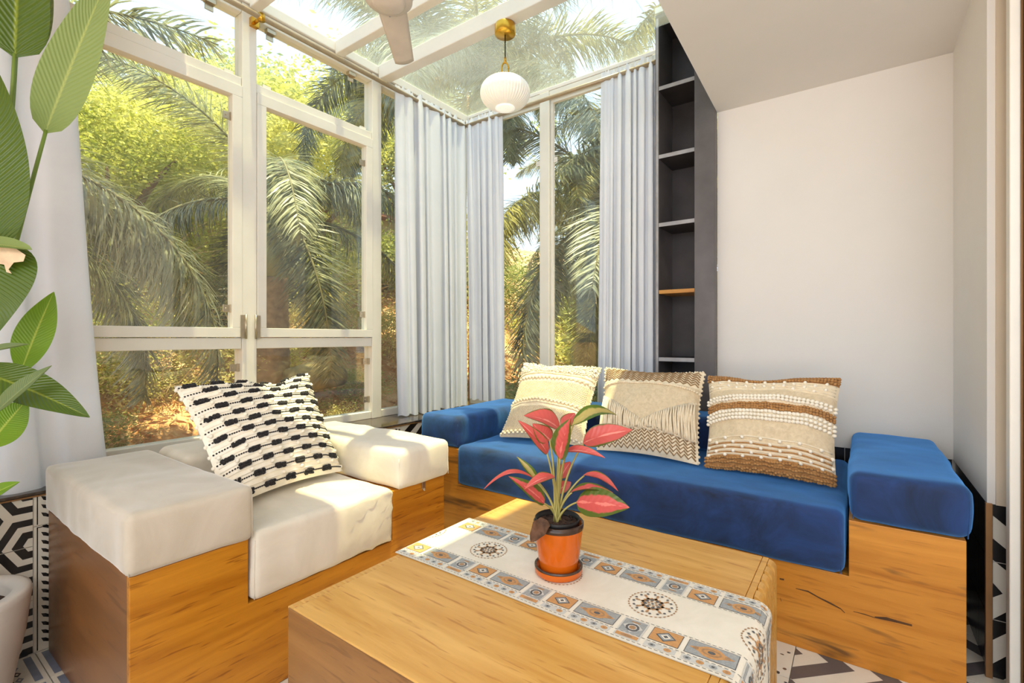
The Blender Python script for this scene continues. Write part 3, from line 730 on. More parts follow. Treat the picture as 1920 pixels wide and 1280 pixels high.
cushion('arm_cushion', 'blue velvet box cushion on the sofa arm in the window corner', -1.892, -1.622, 1.795, 2.55, .442, .600, .03, M['blue_velvet'], .008, 5, .004)
cushion('arm_cushion', 'blue velvet box cushion on the sofa arm against the white wall', -.025, .252, 1.790, 2.585, .442, .590, .03, M['blue_velvet'], .006, 6, .003)
cushion('seat_cushion', 'long blue velvet seat cushion of the sofa under three pillows', -1.615, -.034, 1.775, 2.56, .270, .470, .028, M['blue_velvet'], .008, 7, .003)
cushion('back_cushion', 'blue velvet back cushion of the sofa, upright behind the three pillows', -1.60, -.16, 2.29, 2.53, .483, .632, .03, M['blue_velvet'], .006, 8)

# ------------------------------------------------------------------ coffee table
TX0, TX1, TY0, TY1, TZ = -1.045, -.178, .584, 1.475, .40
tb = thing('coffee_table', ((TX0+TX1)/2, (TY0+TY1)/2, 0), 'square oak box coffee table with fluted sides under the runner', 'table')
Bx(TX0+.028, -.214, TY0, TY1, TZ-.022, TZ).build('table_top', M['oak_top'], tb, .003)
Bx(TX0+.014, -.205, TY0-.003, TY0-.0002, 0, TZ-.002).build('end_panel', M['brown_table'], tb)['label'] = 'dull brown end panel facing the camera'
Bx(TX0+.028, -.205, TY1-.022, TY1-.004, 0, TZ-.0225).build('end_panel', M['oak_x'], tb)
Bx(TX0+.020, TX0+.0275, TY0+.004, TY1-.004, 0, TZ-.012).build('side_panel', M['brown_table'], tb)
Bx(-.204, -.1990, TY0+.004, TY1-.004, 0, TZ-.031).build('side_panel', M['brown_table'], tb)
Bx(-.2132, -.1985, TY0, TY1, TZ-.03, TZ).build('cap_strip', M['oak_top'], tb, .0015)
Bx(-.1985, -.1975, TY0, TY1, 0, TZ-.012).build('slot_shade_sheet', M['black'], tb)  # black sheet put in for the shade between the slats
n_sl = 18; pit = (TY1-TY0)/n_sl
r = .018
prof_ = [(0, 0)]+[(r*math.sin(t*PI/12), -r+r*math.cos(t*PI/12)) for t in range(1, 7)]+[(r, -TZ+.001), (0, -TZ+.001)]
me = MB().prism([(x, 0, z) for x, z in prof_], (0, pit-.015, 0)).mesh('slat', M['oak_top'])
for i in range(n_sl):
    o = bpy.data.objects.new('slat', me); C.objects.link(o); o.parent = tb
    o.location = Vector((-.1972, TY0+i*pit+.0075, TZ-.0002))-tb.location
fm = MB()
q = .0135
fm.lathe((.006, 0, 0), [(.0001, -TZ+.001), (q, -TZ+.001), (q, -.012), (q*.9, -.006), (q*.6, -.001), (q*.3, 0), (.0001, 0)], 12)
fm.box(-.0045, .030, -q*.97, q*.97, -.02, -.0006)
fme = fm.mesh('flute', M['oak_top']); nf = int((TY1-TY0)/(2*q))
for i in range(nf):
    o = bpy.data.objects.new('flute', fme); C.objects.link(o); o.parent = tb
    o.location = Vector((TX0+.0135-.0005, TY0+q+i*(TY1-TY0-2*q)/(nf-1), TZ-.0006))-tb.location

# runner -----------------------------------------------------------------
RY0, RY1 = .900, 1.214; RU0 = -1.047; FLAT = -.186
def run(u, v, lift=0.0):
    """u: distance along the cloth (0 at the window end), v: across, both metres"""
    x = RU0+u; y = RY0+v+.0025*math.sin(u*9)*(1 if v < .15 else 0)
    z = TZ+.0022
    bumpz = 0*math.exp(-((u-.42)/.05)**2-((v-.0)/.03)**2)
    rr = .028; L = FLAT-RU0
    if u <= L: p = Vector((x, y, z+bumpz+lift)); return p
    a = (u-L)/rr
    if a < PI/2: return Vector((FLAT+(rr+lift)*math.sin(a), y, z-rr+(rr+lift)*math.cos(a)))
    d = u-L-rr*PI/2
    return Vector((FLAT+rr+lift+.006*math.sin(v*34+1)*min(1, d*14), y, z-rr-d))
UL = (FLAT-RU0)+.044+.27; VW = RY1-RY0
rn = thing('table_runner', (-.6, 1.06, TZ), 'cream woven table runner with medallions and patterned borders on the coffee table', 'table runner')
MB().grid(lambda a, b: run(a*UL, b*VW), 120, 18).build('cloth', M['runner'], rn, 0, 2, .0016)
pm = MB()
def pp(pts, mi, lift=.0016): pm.poly([run(min(max(u, .0005), UL-.001), v, lift) for u, v in pts], mi)
def rect(u0, u1, v0, v1, mi, lift=.0016):
    n = max(1, int((u1-u0)/.012))
    for i in range(n):
        a, b = u0+(u1-u0)*i/n, u0+(u1-u0)*(i+1)/n; pp([(a, v0), (b, v0), (b, v1), (a, v1)], mi, lift)
def ell(u, v, ru, rv, mi, lift, n=12):
    pp([(u+ru*math.cos(2*PI*i/n), v+rv*math.sin(2*PI*i/n)) for i in range(n)], mi, lift)
def loz(u, v, ru, rv, mi, lift): pp([(u-ru, v), (u, v-rv), (u+ru, v), (u, v+rv)], mi, lift)
def ring(u, v, ru, rv, t, mi, lift, n=16):
    for i in range(n):
        a, b = 2*PI*i/n, 2*PI*(i+1)/n
        pp([(u+ru*math.cos(a), v+rv*math.sin(a)), (u+ru*math.cos(b), v+rv*math.sin(b)), (u+(ru-t)*math.cos(b), v+(rv-t)*math.sin(b)), (u+(ru-t)*math.cos(a), v+(rv-t)*math.sin(a))], mi, lift)
# materials: 0 orange 1 grey 2 pale 3 brown 4 dark 5 cream
for side in (0, 1):
    V = (lambda v: v) if side == 0 else (lambda v: VW-v)
    def rct(u0, u1, v0, v1, mi, l=.0016):
        a, b = V(v0), V(v1); rect(u0, u1, min(a, b), max(a, b), mi, l)
    for vv in (.006, .0285, .0845):
        nn = int(UL/.011)
        for i in range(nn): rct(.003+i*.011, .003+i*.011+.007, vv-.0007, vv+.0007, 4)
    k = 0
    while True:
        u = -.06+k*.2345+(.02 if side else 0); k += 1
        if u > UL: break
        segs = [('sq', u, u+.052), ('di', u+.062, u+.122), ('lo', u+.132, u+.224)]
        for kind, a, b in segs:
            a, b = max(a, .003), min(b, UL-.003)
            if b-a < .015: continue
            c = (a+b)/2; w = (b-a)/2
            if kind == 'sq':
                rct(a, b, .010, .080, 2); rct(a+.003, b-.003, .013, .024, 0, .0018); rct(a+.003, b-.003, .030, .077, 1, .0018); loz(c, V(.052), w*.8, .020, 2, .0020)
                ring(c, V(.050), w*.55, .014, .005, 4, .0022, 10); ell(c, V(.050), w*.28, .007, 3, .0022, 8); ell(c, V(.070), w*.4, .003, 3, .0021, 8); ell(c, V(.018), w*.5, .004, 3, .0021, 8)
            elif kind == 'di':
                rct(a, b, .034, .080, 4, .0014); rct(a+.0014, b-.0014, .0354, .0786, 0, .0016); loz(c, V(.057), w*.68, .017, 4, .0018); loz(c, V(.057), w*.54, .0135, 1, .0020); loz(c, V(.057), w*.34, .0085, 5, .0021); loz(c, V(.057), w*.18, .005, 4, .0022)
            else:
                rct(a, b, .034, .080, 4, .0014); rct(a+.0014, b-.0014, .0354, .0786, 1, .0016); loz(c, V(.057), w*.9, .016, 0, .0018); ell(c, V(.057), w*.52, .018, 0, .0019); ring(c, V(.057), w*.4, .011, .004, 3, .0021, 12); ell(c, V(.057), w*.16, .005, 4, .0021, 8)
                for sg in (-1, 1): ell(c+sg*w*.62, V(.057), w*.12, .005, 3, .0021, 8)
            if kind != 'sq':
                rct(a, b, .010, .0265, 2)
                n_ = max(1, int((b-a)/.020))
                for i in range(n_):
                    cu = a+(b-a)*(i+.5)/n_; mi = 0 if i % 2 else 1
                    ell(cu, V(.018), .0075, .0058, mi, .0018, 8); ell(cu, V(.018), .0032, .0026, 3 if mi == 0 else 4, .0020, 6)
for k in range(5):
    u = -.031+k*.2345+.0; v = VW/2+.003; 
    for i in range(34):
        a = 2*PI*i/34; cu, cv = u+.052*math.cos(a), v+.052*math.sin(a)
        if cu < .004: continue
        ta = Vector((-math.sin(a), math.cos(a))); ra = Vector((math.cos(a), math.sin(a)))
        pp([(cu-ta.x*.0042-ra.x*.0012, cv-ta.y*.0042-ra.y*.0012), (cu-ra.x*-.002, cv-ra.y*-.002), (cu+ta.x*.0042-ra.x*.0012, cv+ta.y*.0042-ra.y*.0012), (cu-ra.x*.0026, cv-ra.y*.0026)], 3)
    for rad, n_, s_, mi in ((.041, 16, .0038, 4), (.036, 8, .0042, 3), (.031, 8, .0036, 0), (.022, 16, .0042, 0), (.016, 8, .005, 4), (.009, 6, .004, 3), (.0, 1, .004, 4)):
        for i in range(n_):
            a = 2*PI*(i+.5*(mi == 4))/n_; cu, cv = u+rad*math.cos(a), v+rad*math.sin(a)
            if cu < .006: continue
            loz(cu, cv, s_, s_, mi, .0017+.0001*mi)
    for i in range(8):
        a = 2*PI*i/8; b = a+PI/8; c_ = a-PI/8
        if u < .02: continue
        pp([(u+.020*math.cos(c_), v+.020*math.sin(c_)), (u+.029*math.cos(a), v+.029*math.sin(a)), (u+.020*math.cos(b), v+.020*math.sin(b)), (u+.016*math.cos(a), v+.016*math.sin(a))], 3, .0017)
pm.build('woven_pattern', [M[k] for k in ('run_orange', 'run_grey', 'run_pale', 'run_brown', 'run_dark', 'runner')], rn)

# ------------------------------------------------------------------ pillows
class Pillow:
    def __init__(s, TL, TR, BL, BR, T, k=.05, sag=None, seed=0):
        s.c = [Vector(p) for p in (TL, TR, BL, BR)]; s.T = T; s.k = k; s.sag = sag; s.seed = seed
        n = (s.c[1]-s.c[0]).cross(s.c[2]-s.c[0]).normalized()
        s.n = -n if n.dot(Vector((0, 0, 1))-0*n) > 0 and False else n
        mid = sum(s.c, Vector())/4
        if (Vector((0, 0, 1.0))-mid).dot(s.n) < 0: s.n = -s.n
        s.mid = mid
    def P(s, u, v, side=1, lift=0.0):
        """u -1..1 across, v -1..1 up"""
        uu = u*(1-s.k*math.cos(PI*v/2)); vv = v*(1-s.k*math.cos(PI*u/2))
        if s.sag: vv -= s.sag(u, v)
        a, b = (uu+1)/2, (vv+1)/2
        p = (s.c[2]*(1-a)+s.c[3]*a)*(1-b)+(s.c[0]*(1-a)+s.c[1]*a)*b
        e = max(0, (1-abs(u)**2.4))**.62*max(0, (1-abs(v)**2.4))**.62
        w = noise.noise(Vector((u*2.2, v*2.2, s.seed)))*.010+noise.noise(Vector((u*6, v*6, s.seed+9)))*.004
        return p+s.n*side*(s.T*e+w*min(1, e*2)+lift)
    def body(s, parent, mats, zones=None, n=44):
        mb = MB()
        for side in (1, -1):
            b = len(mb.v); 
            mb.grid(lambda a, c: s.P(a*2-1, c*2-1, side), n, n)
        if zones:
            for fi in range(n*n):
                j = fi % n; mb.mi[fi] = zones(((fi//n)+.5)/n*2-1, (j+.5)/n*2-1)
        return mb.build('cover', mats, parent)
    def ax(s, u, v):
        e = .02; a = (s.P(u+e, v)-s.P(u-e, v)).normalized(); b = (s.P(u, v+e)-s.P(u, v-e)).normalized(); n = a.cross(b).normalized()
        return a, b, n if n.dot(s.n) > 0 else -n
    def bob(s, mb, u, v, r, mi=0, n=6, m=4, lift=None):
        a, b, n_ = s.ax(u, v); rr = (r, r, r) if isinstance(r, (int, float)) else r
        p = s.P(u, v)+n_*(rr[2]*.55 if lift is None else lift)
        mb.ball(p, rr, n, m, mi, (a, b, n_))
    def line(s, mb, uvs, r, mi=0, n=5, lift=None):
        pts = []
        for u, v in uvs: pts.append(s.P(u, v, 1, r*.4 if lift is None else lift))
        mb.tube(pts, r, n, mi)
    def edge(s, mb, which, m, r, mi=0, jit=.0):
        for i in range(m):
            t = -1+2*(i+.5)/m; u, v = {'t': (t, 1), 'b': (t, -1), 'l': (-1, t), 'r': (1, t)}[which]
            mb.ball(s.P(u, v)+Vector((random.uniform(-jit, jit), random.uniform(-jit, jit), random.uniform(-jit, jit))), r, 6, 4, mi)
random.seed(11)
# 1: bobbled black and white pillow on the armchair
pA = Pillow((-1.875, .655, .836), (-1.945, 1.186, .845), (-1.545, .675, .484), (-1.625, 1.136, .482), .078, .07, lambda u, v: .16*math.exp(-((u-.28)/.30)**2)*max(0, v)**3, 1)
tA = thing('pillow', pA.mid, 'white pillow with black bobbled stripes leaning on the armchair', 'pillow')
pA.body(tA, M['wool_white'])
blk = MB(); dots = MB(); rib = MB()
for r_ in range(12):
    v = .93-r_*(1.86/11)
    us = [-.97+1.94*i/64 for i in range(65)]
    for i, u in enumerate(us): pA.bob(blk, u, v, (.0038, .0032, .0024), 0, 5, 3)
    ph = (r_ % 2)*.16
    for kk in range(6):
        uc = -.86+ph+kk*.335
        if uc > .97: continue
        for j in range(4):
            for w_ in (-1, 1):
                pA.bob(blk, min(.985, uc-.05+j*.036+random.uniform(-.008, .008)), min(.985, max(-.985, v+w_*.015+random.uniform(-.006, .006))), (.0078*random.uniform(.8, 1.15), .0062*random.uniform(.8, 1.2), .0075), 0, 6, 4)
for r_ in range(11):
    v = .93-(r_+.5)*(1.86/11)
    for dv in (-.035, .035): pA.line(rib, [(-.97+1.94*i/30, v+dv) for i in range(31)], .0026, 0, 5)
    for kk in range(7):
        uc = -.93+((r_+1) % 2)*.16+kk*.31
        if uc < .97: pA.bob(dots, uc, v+random.uniform(-.01, .01), (.0075, .0075, .0075))
for e in 'lr': pA.edge(dots, e, 12, .007)
cvA = [c for c in tA.children][0]
for m_, n_, k_ in ((blk, 'black_bobbles', 'wool_black'), (dots, 'white_bobbles', 'wool_white'), (rib, 'ribs', 'wool_white')): tag(m_.build(n_, M[k_], cvA), kind='stuff')

# 2: cream textured pillow in the sofa corner
pB = Pillow((-1.545, 2.279, .850), (-1.09, 2.312, .838), (-1.483, 1.962, .492), (-1.035, 2.00, .492), .084, .065, lambda u, v: .05*math.exp(-((u+.3)/.3)**2)*max(0, v)**3, 2)
tB = thing('pillow', pB.mid, 'cream pillow with shaggy top and rope bands in the sofa corner', 'pillow')
pB.body(tB, [M['wool_oatmeal'], M['wool']], lambda u, v: 0 if (-.25 < v < .38 or v < -.35) else 1)
shag = MB(); rope = MB(); nub = MB()
for i in range(900):
    u, v = random.uniform(-1, 1), random.uniform(.66, 1.0); p = pB.P(u, v, 1, 0); a, b, n_ = pB.ax(min(.95, max(-.95, u)), min(.95, v))
    d = (n_*random.uniform(.4, 1)+a*random.uniform(-.8, .8)+b*random.uniform(-.9, .5)).normalized()
    L = random.uniform(.010, .020); shag.tube([p, p+d*L*.6, p+d*L+Vector((0, 0, -.004))], [.003, .0026, .0018], 4)
for v, r, m_ in ((.56, .0046, 64), (.42, .0072, 40), (-.22, .0068, 44), (-.30, .004, 64), (-.93, .0075, 36)):
    for i in range(m_):
        u = -.98+1.96*i/(m_-1); pB.bob(rope, u, v+(.016 if i % 2 else -.016)*(r > .006)-.05*(1-u*u)*-.4, (r*1.2, r, r))
for r_ in range(20):
    for i in range(40):
        v = -.18+r_*.026; u = -.95+1.9*(i+(r_ % 2)*.5)/40
        if u < .97: pB.bob(nub, u, v, (.0036, .0028, .0022), 0, 4, 3)
for r_ in range(20):
    for i in range(40):
        v = -.38-r_*.026; u = -.95+1.9*(i+(r_ % 2)*.5)/40
        if u < .97: pB.bob(nub, u, v, (.0036, .0028, .0022), 0, 4, 3)
for e in 'tlr': pB.edge(rope, e, 44, .0058, 0, .002)
cvB = [c for c in tB.children][0]
for m_, n_, k_ in ((shag, 'shag_pile', 'wool_white'), (rope, 'rope_band', 'wool'), (nub, 'nubby_weave', 'wool')): tag(m_.build(n_, M[k_], cvB), kind='stuff')

# 3: chevron pillow with a tasselled flap
pC = Pillow((-1.045, 2.265, .845), (-.560, 2.258, .842), (-.965, 2.0, .490), (-.520, 2.003, .488), .082, .06, lambda u, v: .04*math.exp(-((u)/.5)**2)*max(0, v)**3, 3)
tC = thing('pillow', pC.mid, 'beige chevron pillow with a fringed triangular flap on the sofa', 'pillow')
pC.body(tC, [M['wool'], M['wool_oatmeal']], lambda u, v: 1 if -.55 < v < .55 else 0)
zig = MB(); bead = MB(); fr = MB()
for v0, n_ in ((.62, 6), (-.92, 6)):
    for r_ in range(n_):
        v = v0+r_*.062
        if abs(v) > .96: continue
        pC.line(zig, [(-.96+1.92*i/30, v+(.032 if i % 2 else -.032)) for i in range(31)], .0034, 0, 5)
for i in range(52):
    u = -.98+1.96*i/51; pC.bob(bead, u, .50+.07*(1-u*u)-.06, (.0065, .006, .006)); pC.bob(bead, u, -.58+.02*math.sin(i), (.0062, .006, .006))
def flap(u): return .22-.64*(1-abs(u))
for i in range(46):
    u = -.95+1.9*i/45; vt = flap(u); L = vt+.56+.05*abs(u)+random.uniform(-.03, .03)
    for q_ in range(3):
        du = random.uniform(-.022, .022); pts = []
        for t in range(7):
            pts.append(pC.P(max(-.99, min(.99, u+du*t/3)), vt-L*t/6, 1, .004+.012*math.sin(t/6*PI)*min(1, L*2)+q_*.003))
        fr.tube(pts, [.0042, .0036, .0034, .0032, .0030, .0034, .0046], 5)
    pC.bob(fr, u, vt, (.0065, .006, .006))
for e, m_ in (('t', 40), ('r', 20), ('l', 20)): pC.edge(bead, e, m_, .0062, 0, .002)
cvC = [c for c in tC.children][0]
for m_, n_, k_ in ((zig, 'chevron_weave', 'chev'), (bead, 'bead_trim', 'wool'), (fr, 'fringe', 'wool')): tag(m_.build(n_, M[k_], cvC), kind='stuff')

# 4: striped jute pillow by the arm
pD = Pillow((-.545, 2.255, .822), (-.055, 2.238, .838), (-.492, 1.985, .492), (-.062, 1.992, .490), .086, .055, lambda u, v: .09*math.exp(-((u+.15)/.35)**2)*max(0, v)**3, 4)
tD = thing('pillow', pD.mid, 'cream pillow with brown jute bands and bobbles beside the sofa arm', 'pillow')
pD.body(tD, [M['wool'], M['jute'], M['wool_oatmeal']], lambda u, v: 1 if (v > .84 or v < -.84 or .08 < v < .18) else (2 if (-.58 < v < -.1 or .3 < v < .55) else 0))
ju = MB(); bo = MB(); co = MB()
for vs in ([.86, .92, .98], [.09, .14, .19], [-.86, -.92, -.98]):
    for v in vs:
        for i in range(46):
            pD.bob(ju, -.98+1.96*i/45, max(-.99, min(.99, v+random.uniform(-.01, .01))), (.0072, .0062, .006))
for e in 'tb': pD.edge(ju, e, 44, .0075, 0, .0015)
for v in (.34, .27, .0, -.08, -.16):
    for i in range(34): pD.bob(bo, -.98+1.96*i/33, v+.02*(1-(-.98+1.96*i/33)**2), (.0085, .0072, .0085))
for r_, v in enumerate((.80, .73, .66, .59)):
    pD.line(co, [(-.97+1.94*i/30, v) for i in range(31)], .0026)
    for kk in range(7):
        u = -.9+(r_ % 2)*.14+kk*.29
        if u < .97: pD.bob(bo, u, v, .007)
for r_, v in enumerate((-.50, -.58, -.66, -.74, -.80)):
    pD.line(co, [(-.97+1.94*i/30, v) for i in range(31)], .0034)
    for kk in range(7):
        u = -.92+(r_ % 2)*.14+kk*.29
        if u < .97: pD.bob(bo, u, v-.02, .0075)
for v in (-.62, -.70, -.78): pD.line(ju, [(-.96+1.92*i/40, v) for i in range(41)], .0034)
cvD = [c for c in tD.children][0]
for m_, n_, k_ in ((ju, 'jute_band', 'jute'), (bo, 'wool_bobbles', 'wool_white'), (co, 'corded_rows', 'wool')): tag(m_.build(n_, M[k_], cvD), kind='stuff')

# ------------------------------------------------------------------ curtains and rods
def rodpart(name, p0, p1, label, brs):
    c = (Vector(p0)+Vector(p1))/2; t = thing(name, c, label, 'curtain rod')
    MB().tube([p0, p1], .0125, 14).build('rod', M['rod'], t)
    for q, nn in brs:
        q = Vector(q); nn = Vector(nn); mb = MB(); mb.tube([q, q+nn], .008, 8); mb.tube([q-Vector((0, 0, .016)), q+Vector((0, 0, .016))], .017, 10)
        mb.obox(q+nn, (.018, 0, 0), (0, .018, 0), (0, 0, .02)); mb.build('bracket', M['brass'], t)
rodpart('curtain_rod', (-2.30, -1.4, 2.515), (-2.30, 2.66, 2.515), 'tan curtain rod along the side windows', [((-2.30, 1.165, 2.515), (-.075, 0, 0))])
rodpart('curtain_rod', (-2.285, 2.62, 2.515), (-.886, 2.62, 2.515), 'tan curtain rod above the end windows', [])
def curtain(label, p0, p1, b0, b1, ztop, zbot, nf, seed, a_top=.018, a_bot=.040, loc=None, zb2=None):
    """p0->p1 top ends, b0->b1 bottom ends (xy)"""
    p0, p1, b0, b1 = [Vector((q[0], q[1])) for q in (p0, p1, b0, b1)]
    t_ = thing('curtain', (*( (p0+p1)/2), ztop), label, 'curtain')
    d = (p1-p0).normalized(); n = Vector((-d.y, d.x))
    def prof(s, t):
        ph = 2*PI*nf*(s+.055*noise.noise(Vector((s*4.1, 0, seed)))+.03*noise.noise(Vector((s*9.3, t*.5, seed+2))))
        ph += t*1.6*noise.noise(Vector((s*2.6, t*.9, seed+5)))
        am = .62+.95*noise.noise(Vector((s*5.2, t*.55, seed+7))); am = max(.18, am)
        amp = (a_top+(a_bot-a_top)*(t**.7))*am
        off = amp*(math.sin(ph)+.28*math.sin(2*ph+1.3+seed)*t)+.012*t*noise.noise(Vector((s*3, t*1.5, seed+11)))
        lat = -.42*amp*math.sin(2*ph)*(1 if t > .02 else .4)
        return off, lat
    zb2 = zb2 if zb2 is not None else zbot
    def fn(s, t):
        q = (p0+(p1-p0)*s)*(1-t)+(b0+(b1-b0)*s)*t; off, lat = prof(s, t)
        z = ztop+(zbot+(zb2-zbot)*s-ztop)*t
        if t < .02: z += .030*noise.noise(Vector((s*34, 0, seed)))*(1-t/.02)
        k = off; 
        if abs(z-2.515) < .03: k *= .85
        q = q+n*k+d*lat; return Vector((q.x, q.y, z+.004*math.sin(s*nf*6)*t))
    nu = int(nf*20); H = .955
    MB().grid(lambda a, b: fn(a, b*H), nu, 60).build('cloth', M['curtain'], t_, 0, 2, .0015)
    MB().grid(lambda a, b: fn(a, H+b*(1-H))+Vector((n.x, n.y, 0))*.0004, nu, 4).build('hem', M['curtain'], t_, 0, 2, .002)
    return t_
curtain('bluish grey curtain hanging behind the tall leafy plant', (-2.30, .458), (-2.30, -.35), (-2.19, .555), (-2.085, -.35), 2.53, .516, 5.5, 1, .024, .050, None, .468)
curtain('silver grey curtain over the side window beside the corner', (-2.30, 1.975), (-2.30, 2.62), (-2.27, 1.985), (-2.27, 2.60), 2.55, .517, 9, 2, .018, .036)
curtain('silver grey curtain over the end window beside the corner', (-2.29, 2.62), (-1.965, 2.62), (-2.26, 2.63), (-1.945, 2.63), 2.55, .56, 5.5, 3, .016, .030)
curtain('silver grey curtain beside the black bookcase', (-1.235, 2.62), (-.90, 2.62), (-1.262, 2.63), (-.90, 2.63), 2.55, .56, 7.5, 4.6, .016, .028)

# ------------------------------------------------------------------ pendant lamp and ceiling fan
PX, PY = -1.440, 1.945
pl = thing('pendant_lamp', (PX, PY, 2.565), 'white ribbed globe pendant on a brass canopy', 'lamp')
MB().lathe((PX, PY, 0), [(.0001, 2.565), (.050, 2.565), (.052, 2.560), (.052, 2.518), (.049, 2.514), (.0001, 2.513)], 40).build('canopy', M['brass'], pl)
MB().tube([(PX, PY, 2.514), (PX, PY, 2.395)], .003, 8).build('cord', M['black'], pl)
mb = MB(); mb.tube([(PX, PY, 2.40), (PX, PY, 2.373)], .006, 10)
mb.tube([(PX+.014*math.cos(a), PY+.010*math.cos(a), 2.345+.032*math.sin(a)) for a in [2*PI*i/20 for i in range(21)]], .0042, 8)
mb.tube([(PX, PY, 2.325), (PX, PY, 2.305)], .014, 14); mb.build('link', M['brass'], pl)
prof = []
for i in range(25):
    a = PI/2-PI*i/24*.925; r = .123*abs(math.cos(a))**.72; prof.append((max(r, .022), 2.222+.076*math.sin(a)))
sh_ = MB().lathe((PX, PY, 0), prof, 288, 0, 48, .035).build('globe_shade', M['frosted'], pl)
MB().lathe((PX, PY, 0), [(.0001, prof[-1][1]+.003), (prof[-1][0]+.004, prof[-1][1]+.003), (prof[-1][0]+.006, prof[-1][1]-.002), (.034, prof[-1][1]-.004), (.0001, prof[-1][1]-.005)], 40).build('glow_disc', M['opal'], pl)

FX, FY, FZ = -1.395, 1.168, 2.222
fn = thing('ceiling_fan', (FX, FY, 2.57), 'greige three-blade ceiling fan under the glass roof', 'fan')
MB().tube([(FX, FY, 2.574), (FX, FY, FZ+.09)], .011, 10).build('downrod', M['fan'], fn)
MB().lathe((FX, FY, 0), [(.0001, 2.574), (.045, 2.574), (.045, 2.56), (.02, 2.52), (.0001, 2.52)], 28).build('canopy', M['fan'], fn)
MB().lathe((FX, FY, FZ), [(.0001, .10), (.03, .10), (.06, .085), (.084, .06), (.088, .03), (.086, .008), (.078, 0), (.0001, 0)], 40).build('motor', M['fan'], fn)
MB().lathe((FX, FY, FZ), [(.062, .001), (.060, -.006), (.052, -.010), (.0001, -.012)], 36).build('motor_cap', M['fan'], fn)
for k in range(3):
    a = R(130+120*k); d = Vector((math.cos(a), math.sin(a), 0)); n = Vector((-math.sin(a), math.cos(a), 0))
    mb = MB()
    def bl(s, t):
        w = .054-.013*s; L = .065+.335*s; e = t*2-1
        return Vector((FX, FY, FZ+.030-.02*s))+d*(L+.012*s*(1-e*e))+n*(w*e)+Vector((0, 0, -.008*e-.004*(1-e*e)))
    mb.grid(bl, 12, 8); b_ = mb.build('blade', M['fan'], fn, 0, 2, .003)
    mb = MB()
    for e in (-.25, .25): mb.ball(bl(.12, (e+1)/2)-Vector((0, 0, .002)), .004, 8, 4)
    mb.build('screw', M['shelf_grey'], b_)

# ------------------------------------------------------------------ leaves
def leaf(parent, name, mat, base, tip, hw, up=(0, 0, 1), arch=.15, fold=.25, twist=0.0, n=14, m=6, shape=(.8, 1.0), droop=0.0, wave=0.0, thick=.0007):
    base, tip, up = Vector(base), Vector(tip), Vector(up).normalized()
    d = tip-base; L = d.length; d.normalize(); side = d.cross(up).normalized(); up = side.cross(d).normalized()
    mb = MB()
    def fn(s, t):
        e = t*2-1; c = base+d*(L*s)+up*(arch*L*math.sin(PI*s**.9)-droop*L*s*s)
        w = hw*(math.sin(PI*min(1, s**shape[0]))**shape[1])+hw*.02
        th = twist*s; sd = side*math.cos(th)+up*math.sin(th); un = up*math.cos(th)-side*math.sin(th)
        return c+sd*(w*e*math.cos(fold))+un*(abs(e)*w*math.sin(fold)+wave*w*math.sin(s*14+e*2)*abs(e))
    mb.grid(fn, n, m, 0, True)
    return mb.build(name, mat, parent, 0, 2, thick)
def curve3(a, b, c, n=10):
    a, b, c = Vector(a), Vector(b), Vector(c); return [a*(1-t)**2+b*2*t*(1-t)+c*t*t for t in [i/n for i in range(n+1)]]

# small potted aglaonema on the runner
QX, QY = -.6186, 1.063; QZ = TZ+.0034
sc_ = thing('plant_saucer', (QX, QY, QZ), 'shallow glazed orange saucer under the small plant pot', 'saucer')
MB().lathe((QX, QY, QZ), [(.0001, 0), (.053, 0), (.060, .006), (.0605, .020), (.0590, .024), (.056, .0225), (.054, .010), (.0001, .008)], 44).build('dish', M['terracotta'], sc_)
MB().lathe((QX, QY, QZ), [(.0607, .019), (.0607, .0235), (.0575, .0248), (.0550, .022)], 44).build('rim', M['glaze_dark'], sc_)
pt = thing('potted_plant', (QX, QY, QZ+.010), 'pink leaved plant in a glazed orange pot on the runner', 'plant')
B_ = QZ+.010
MB().lathe((QX, QY, B_), [(.0001, 0), (.045, 0), (.0475, .004), (.055, .055), (.0615, .108), (.0625, .120), (.0595, .120), (.056, .10), (.050, .03), (.0001, .025)], 48).build('pot', M['terracotta'], pt)
MB().lathe((QX, QY, B_), [(.0628, .108), (.0636, .121), (.0612, .1235), (.0590, .118)], 48).build('pot_rim', M['glaze_dark'], pt)
MB().lathe((QX-.003, QY, B_), [(.045, .05), (.0555, .122), (.0575, .130), (.0555, .132), (.052, .118)], 44).build('nursery_pot', M['black'], pt)
so = MB()
def soilf(s, t):
    a = 2*PI*t; r = .053*s; return Vector((QX-.003+r*math.cos(a), QY+r*math.sin(a), B_+.116+.006*noise.noise(Vector((r*math.cos(a)*60, r*math.sin(a)*60, 3)))+.006*(1-s)))
so.grid(soilf, 8, 28); random.seed(3)
for i in range(70):
    a, r = random.uniform(0, 6.28), .049*math.sqrt(random.random()); so.ball((QX-.003+r*math.cos(a), QY+r*math.sin(a), B_+.120), random.uniform(.0015, .0035), 5, 3)
so.build('soil', M['soil'], pt)
D0 = 1.2257
def zp(x, y, d=0.0): return at(880+x/3.37, 730+y/3.37, D0+d)
SB = Vector((QX-.004, QY, B_+.118))
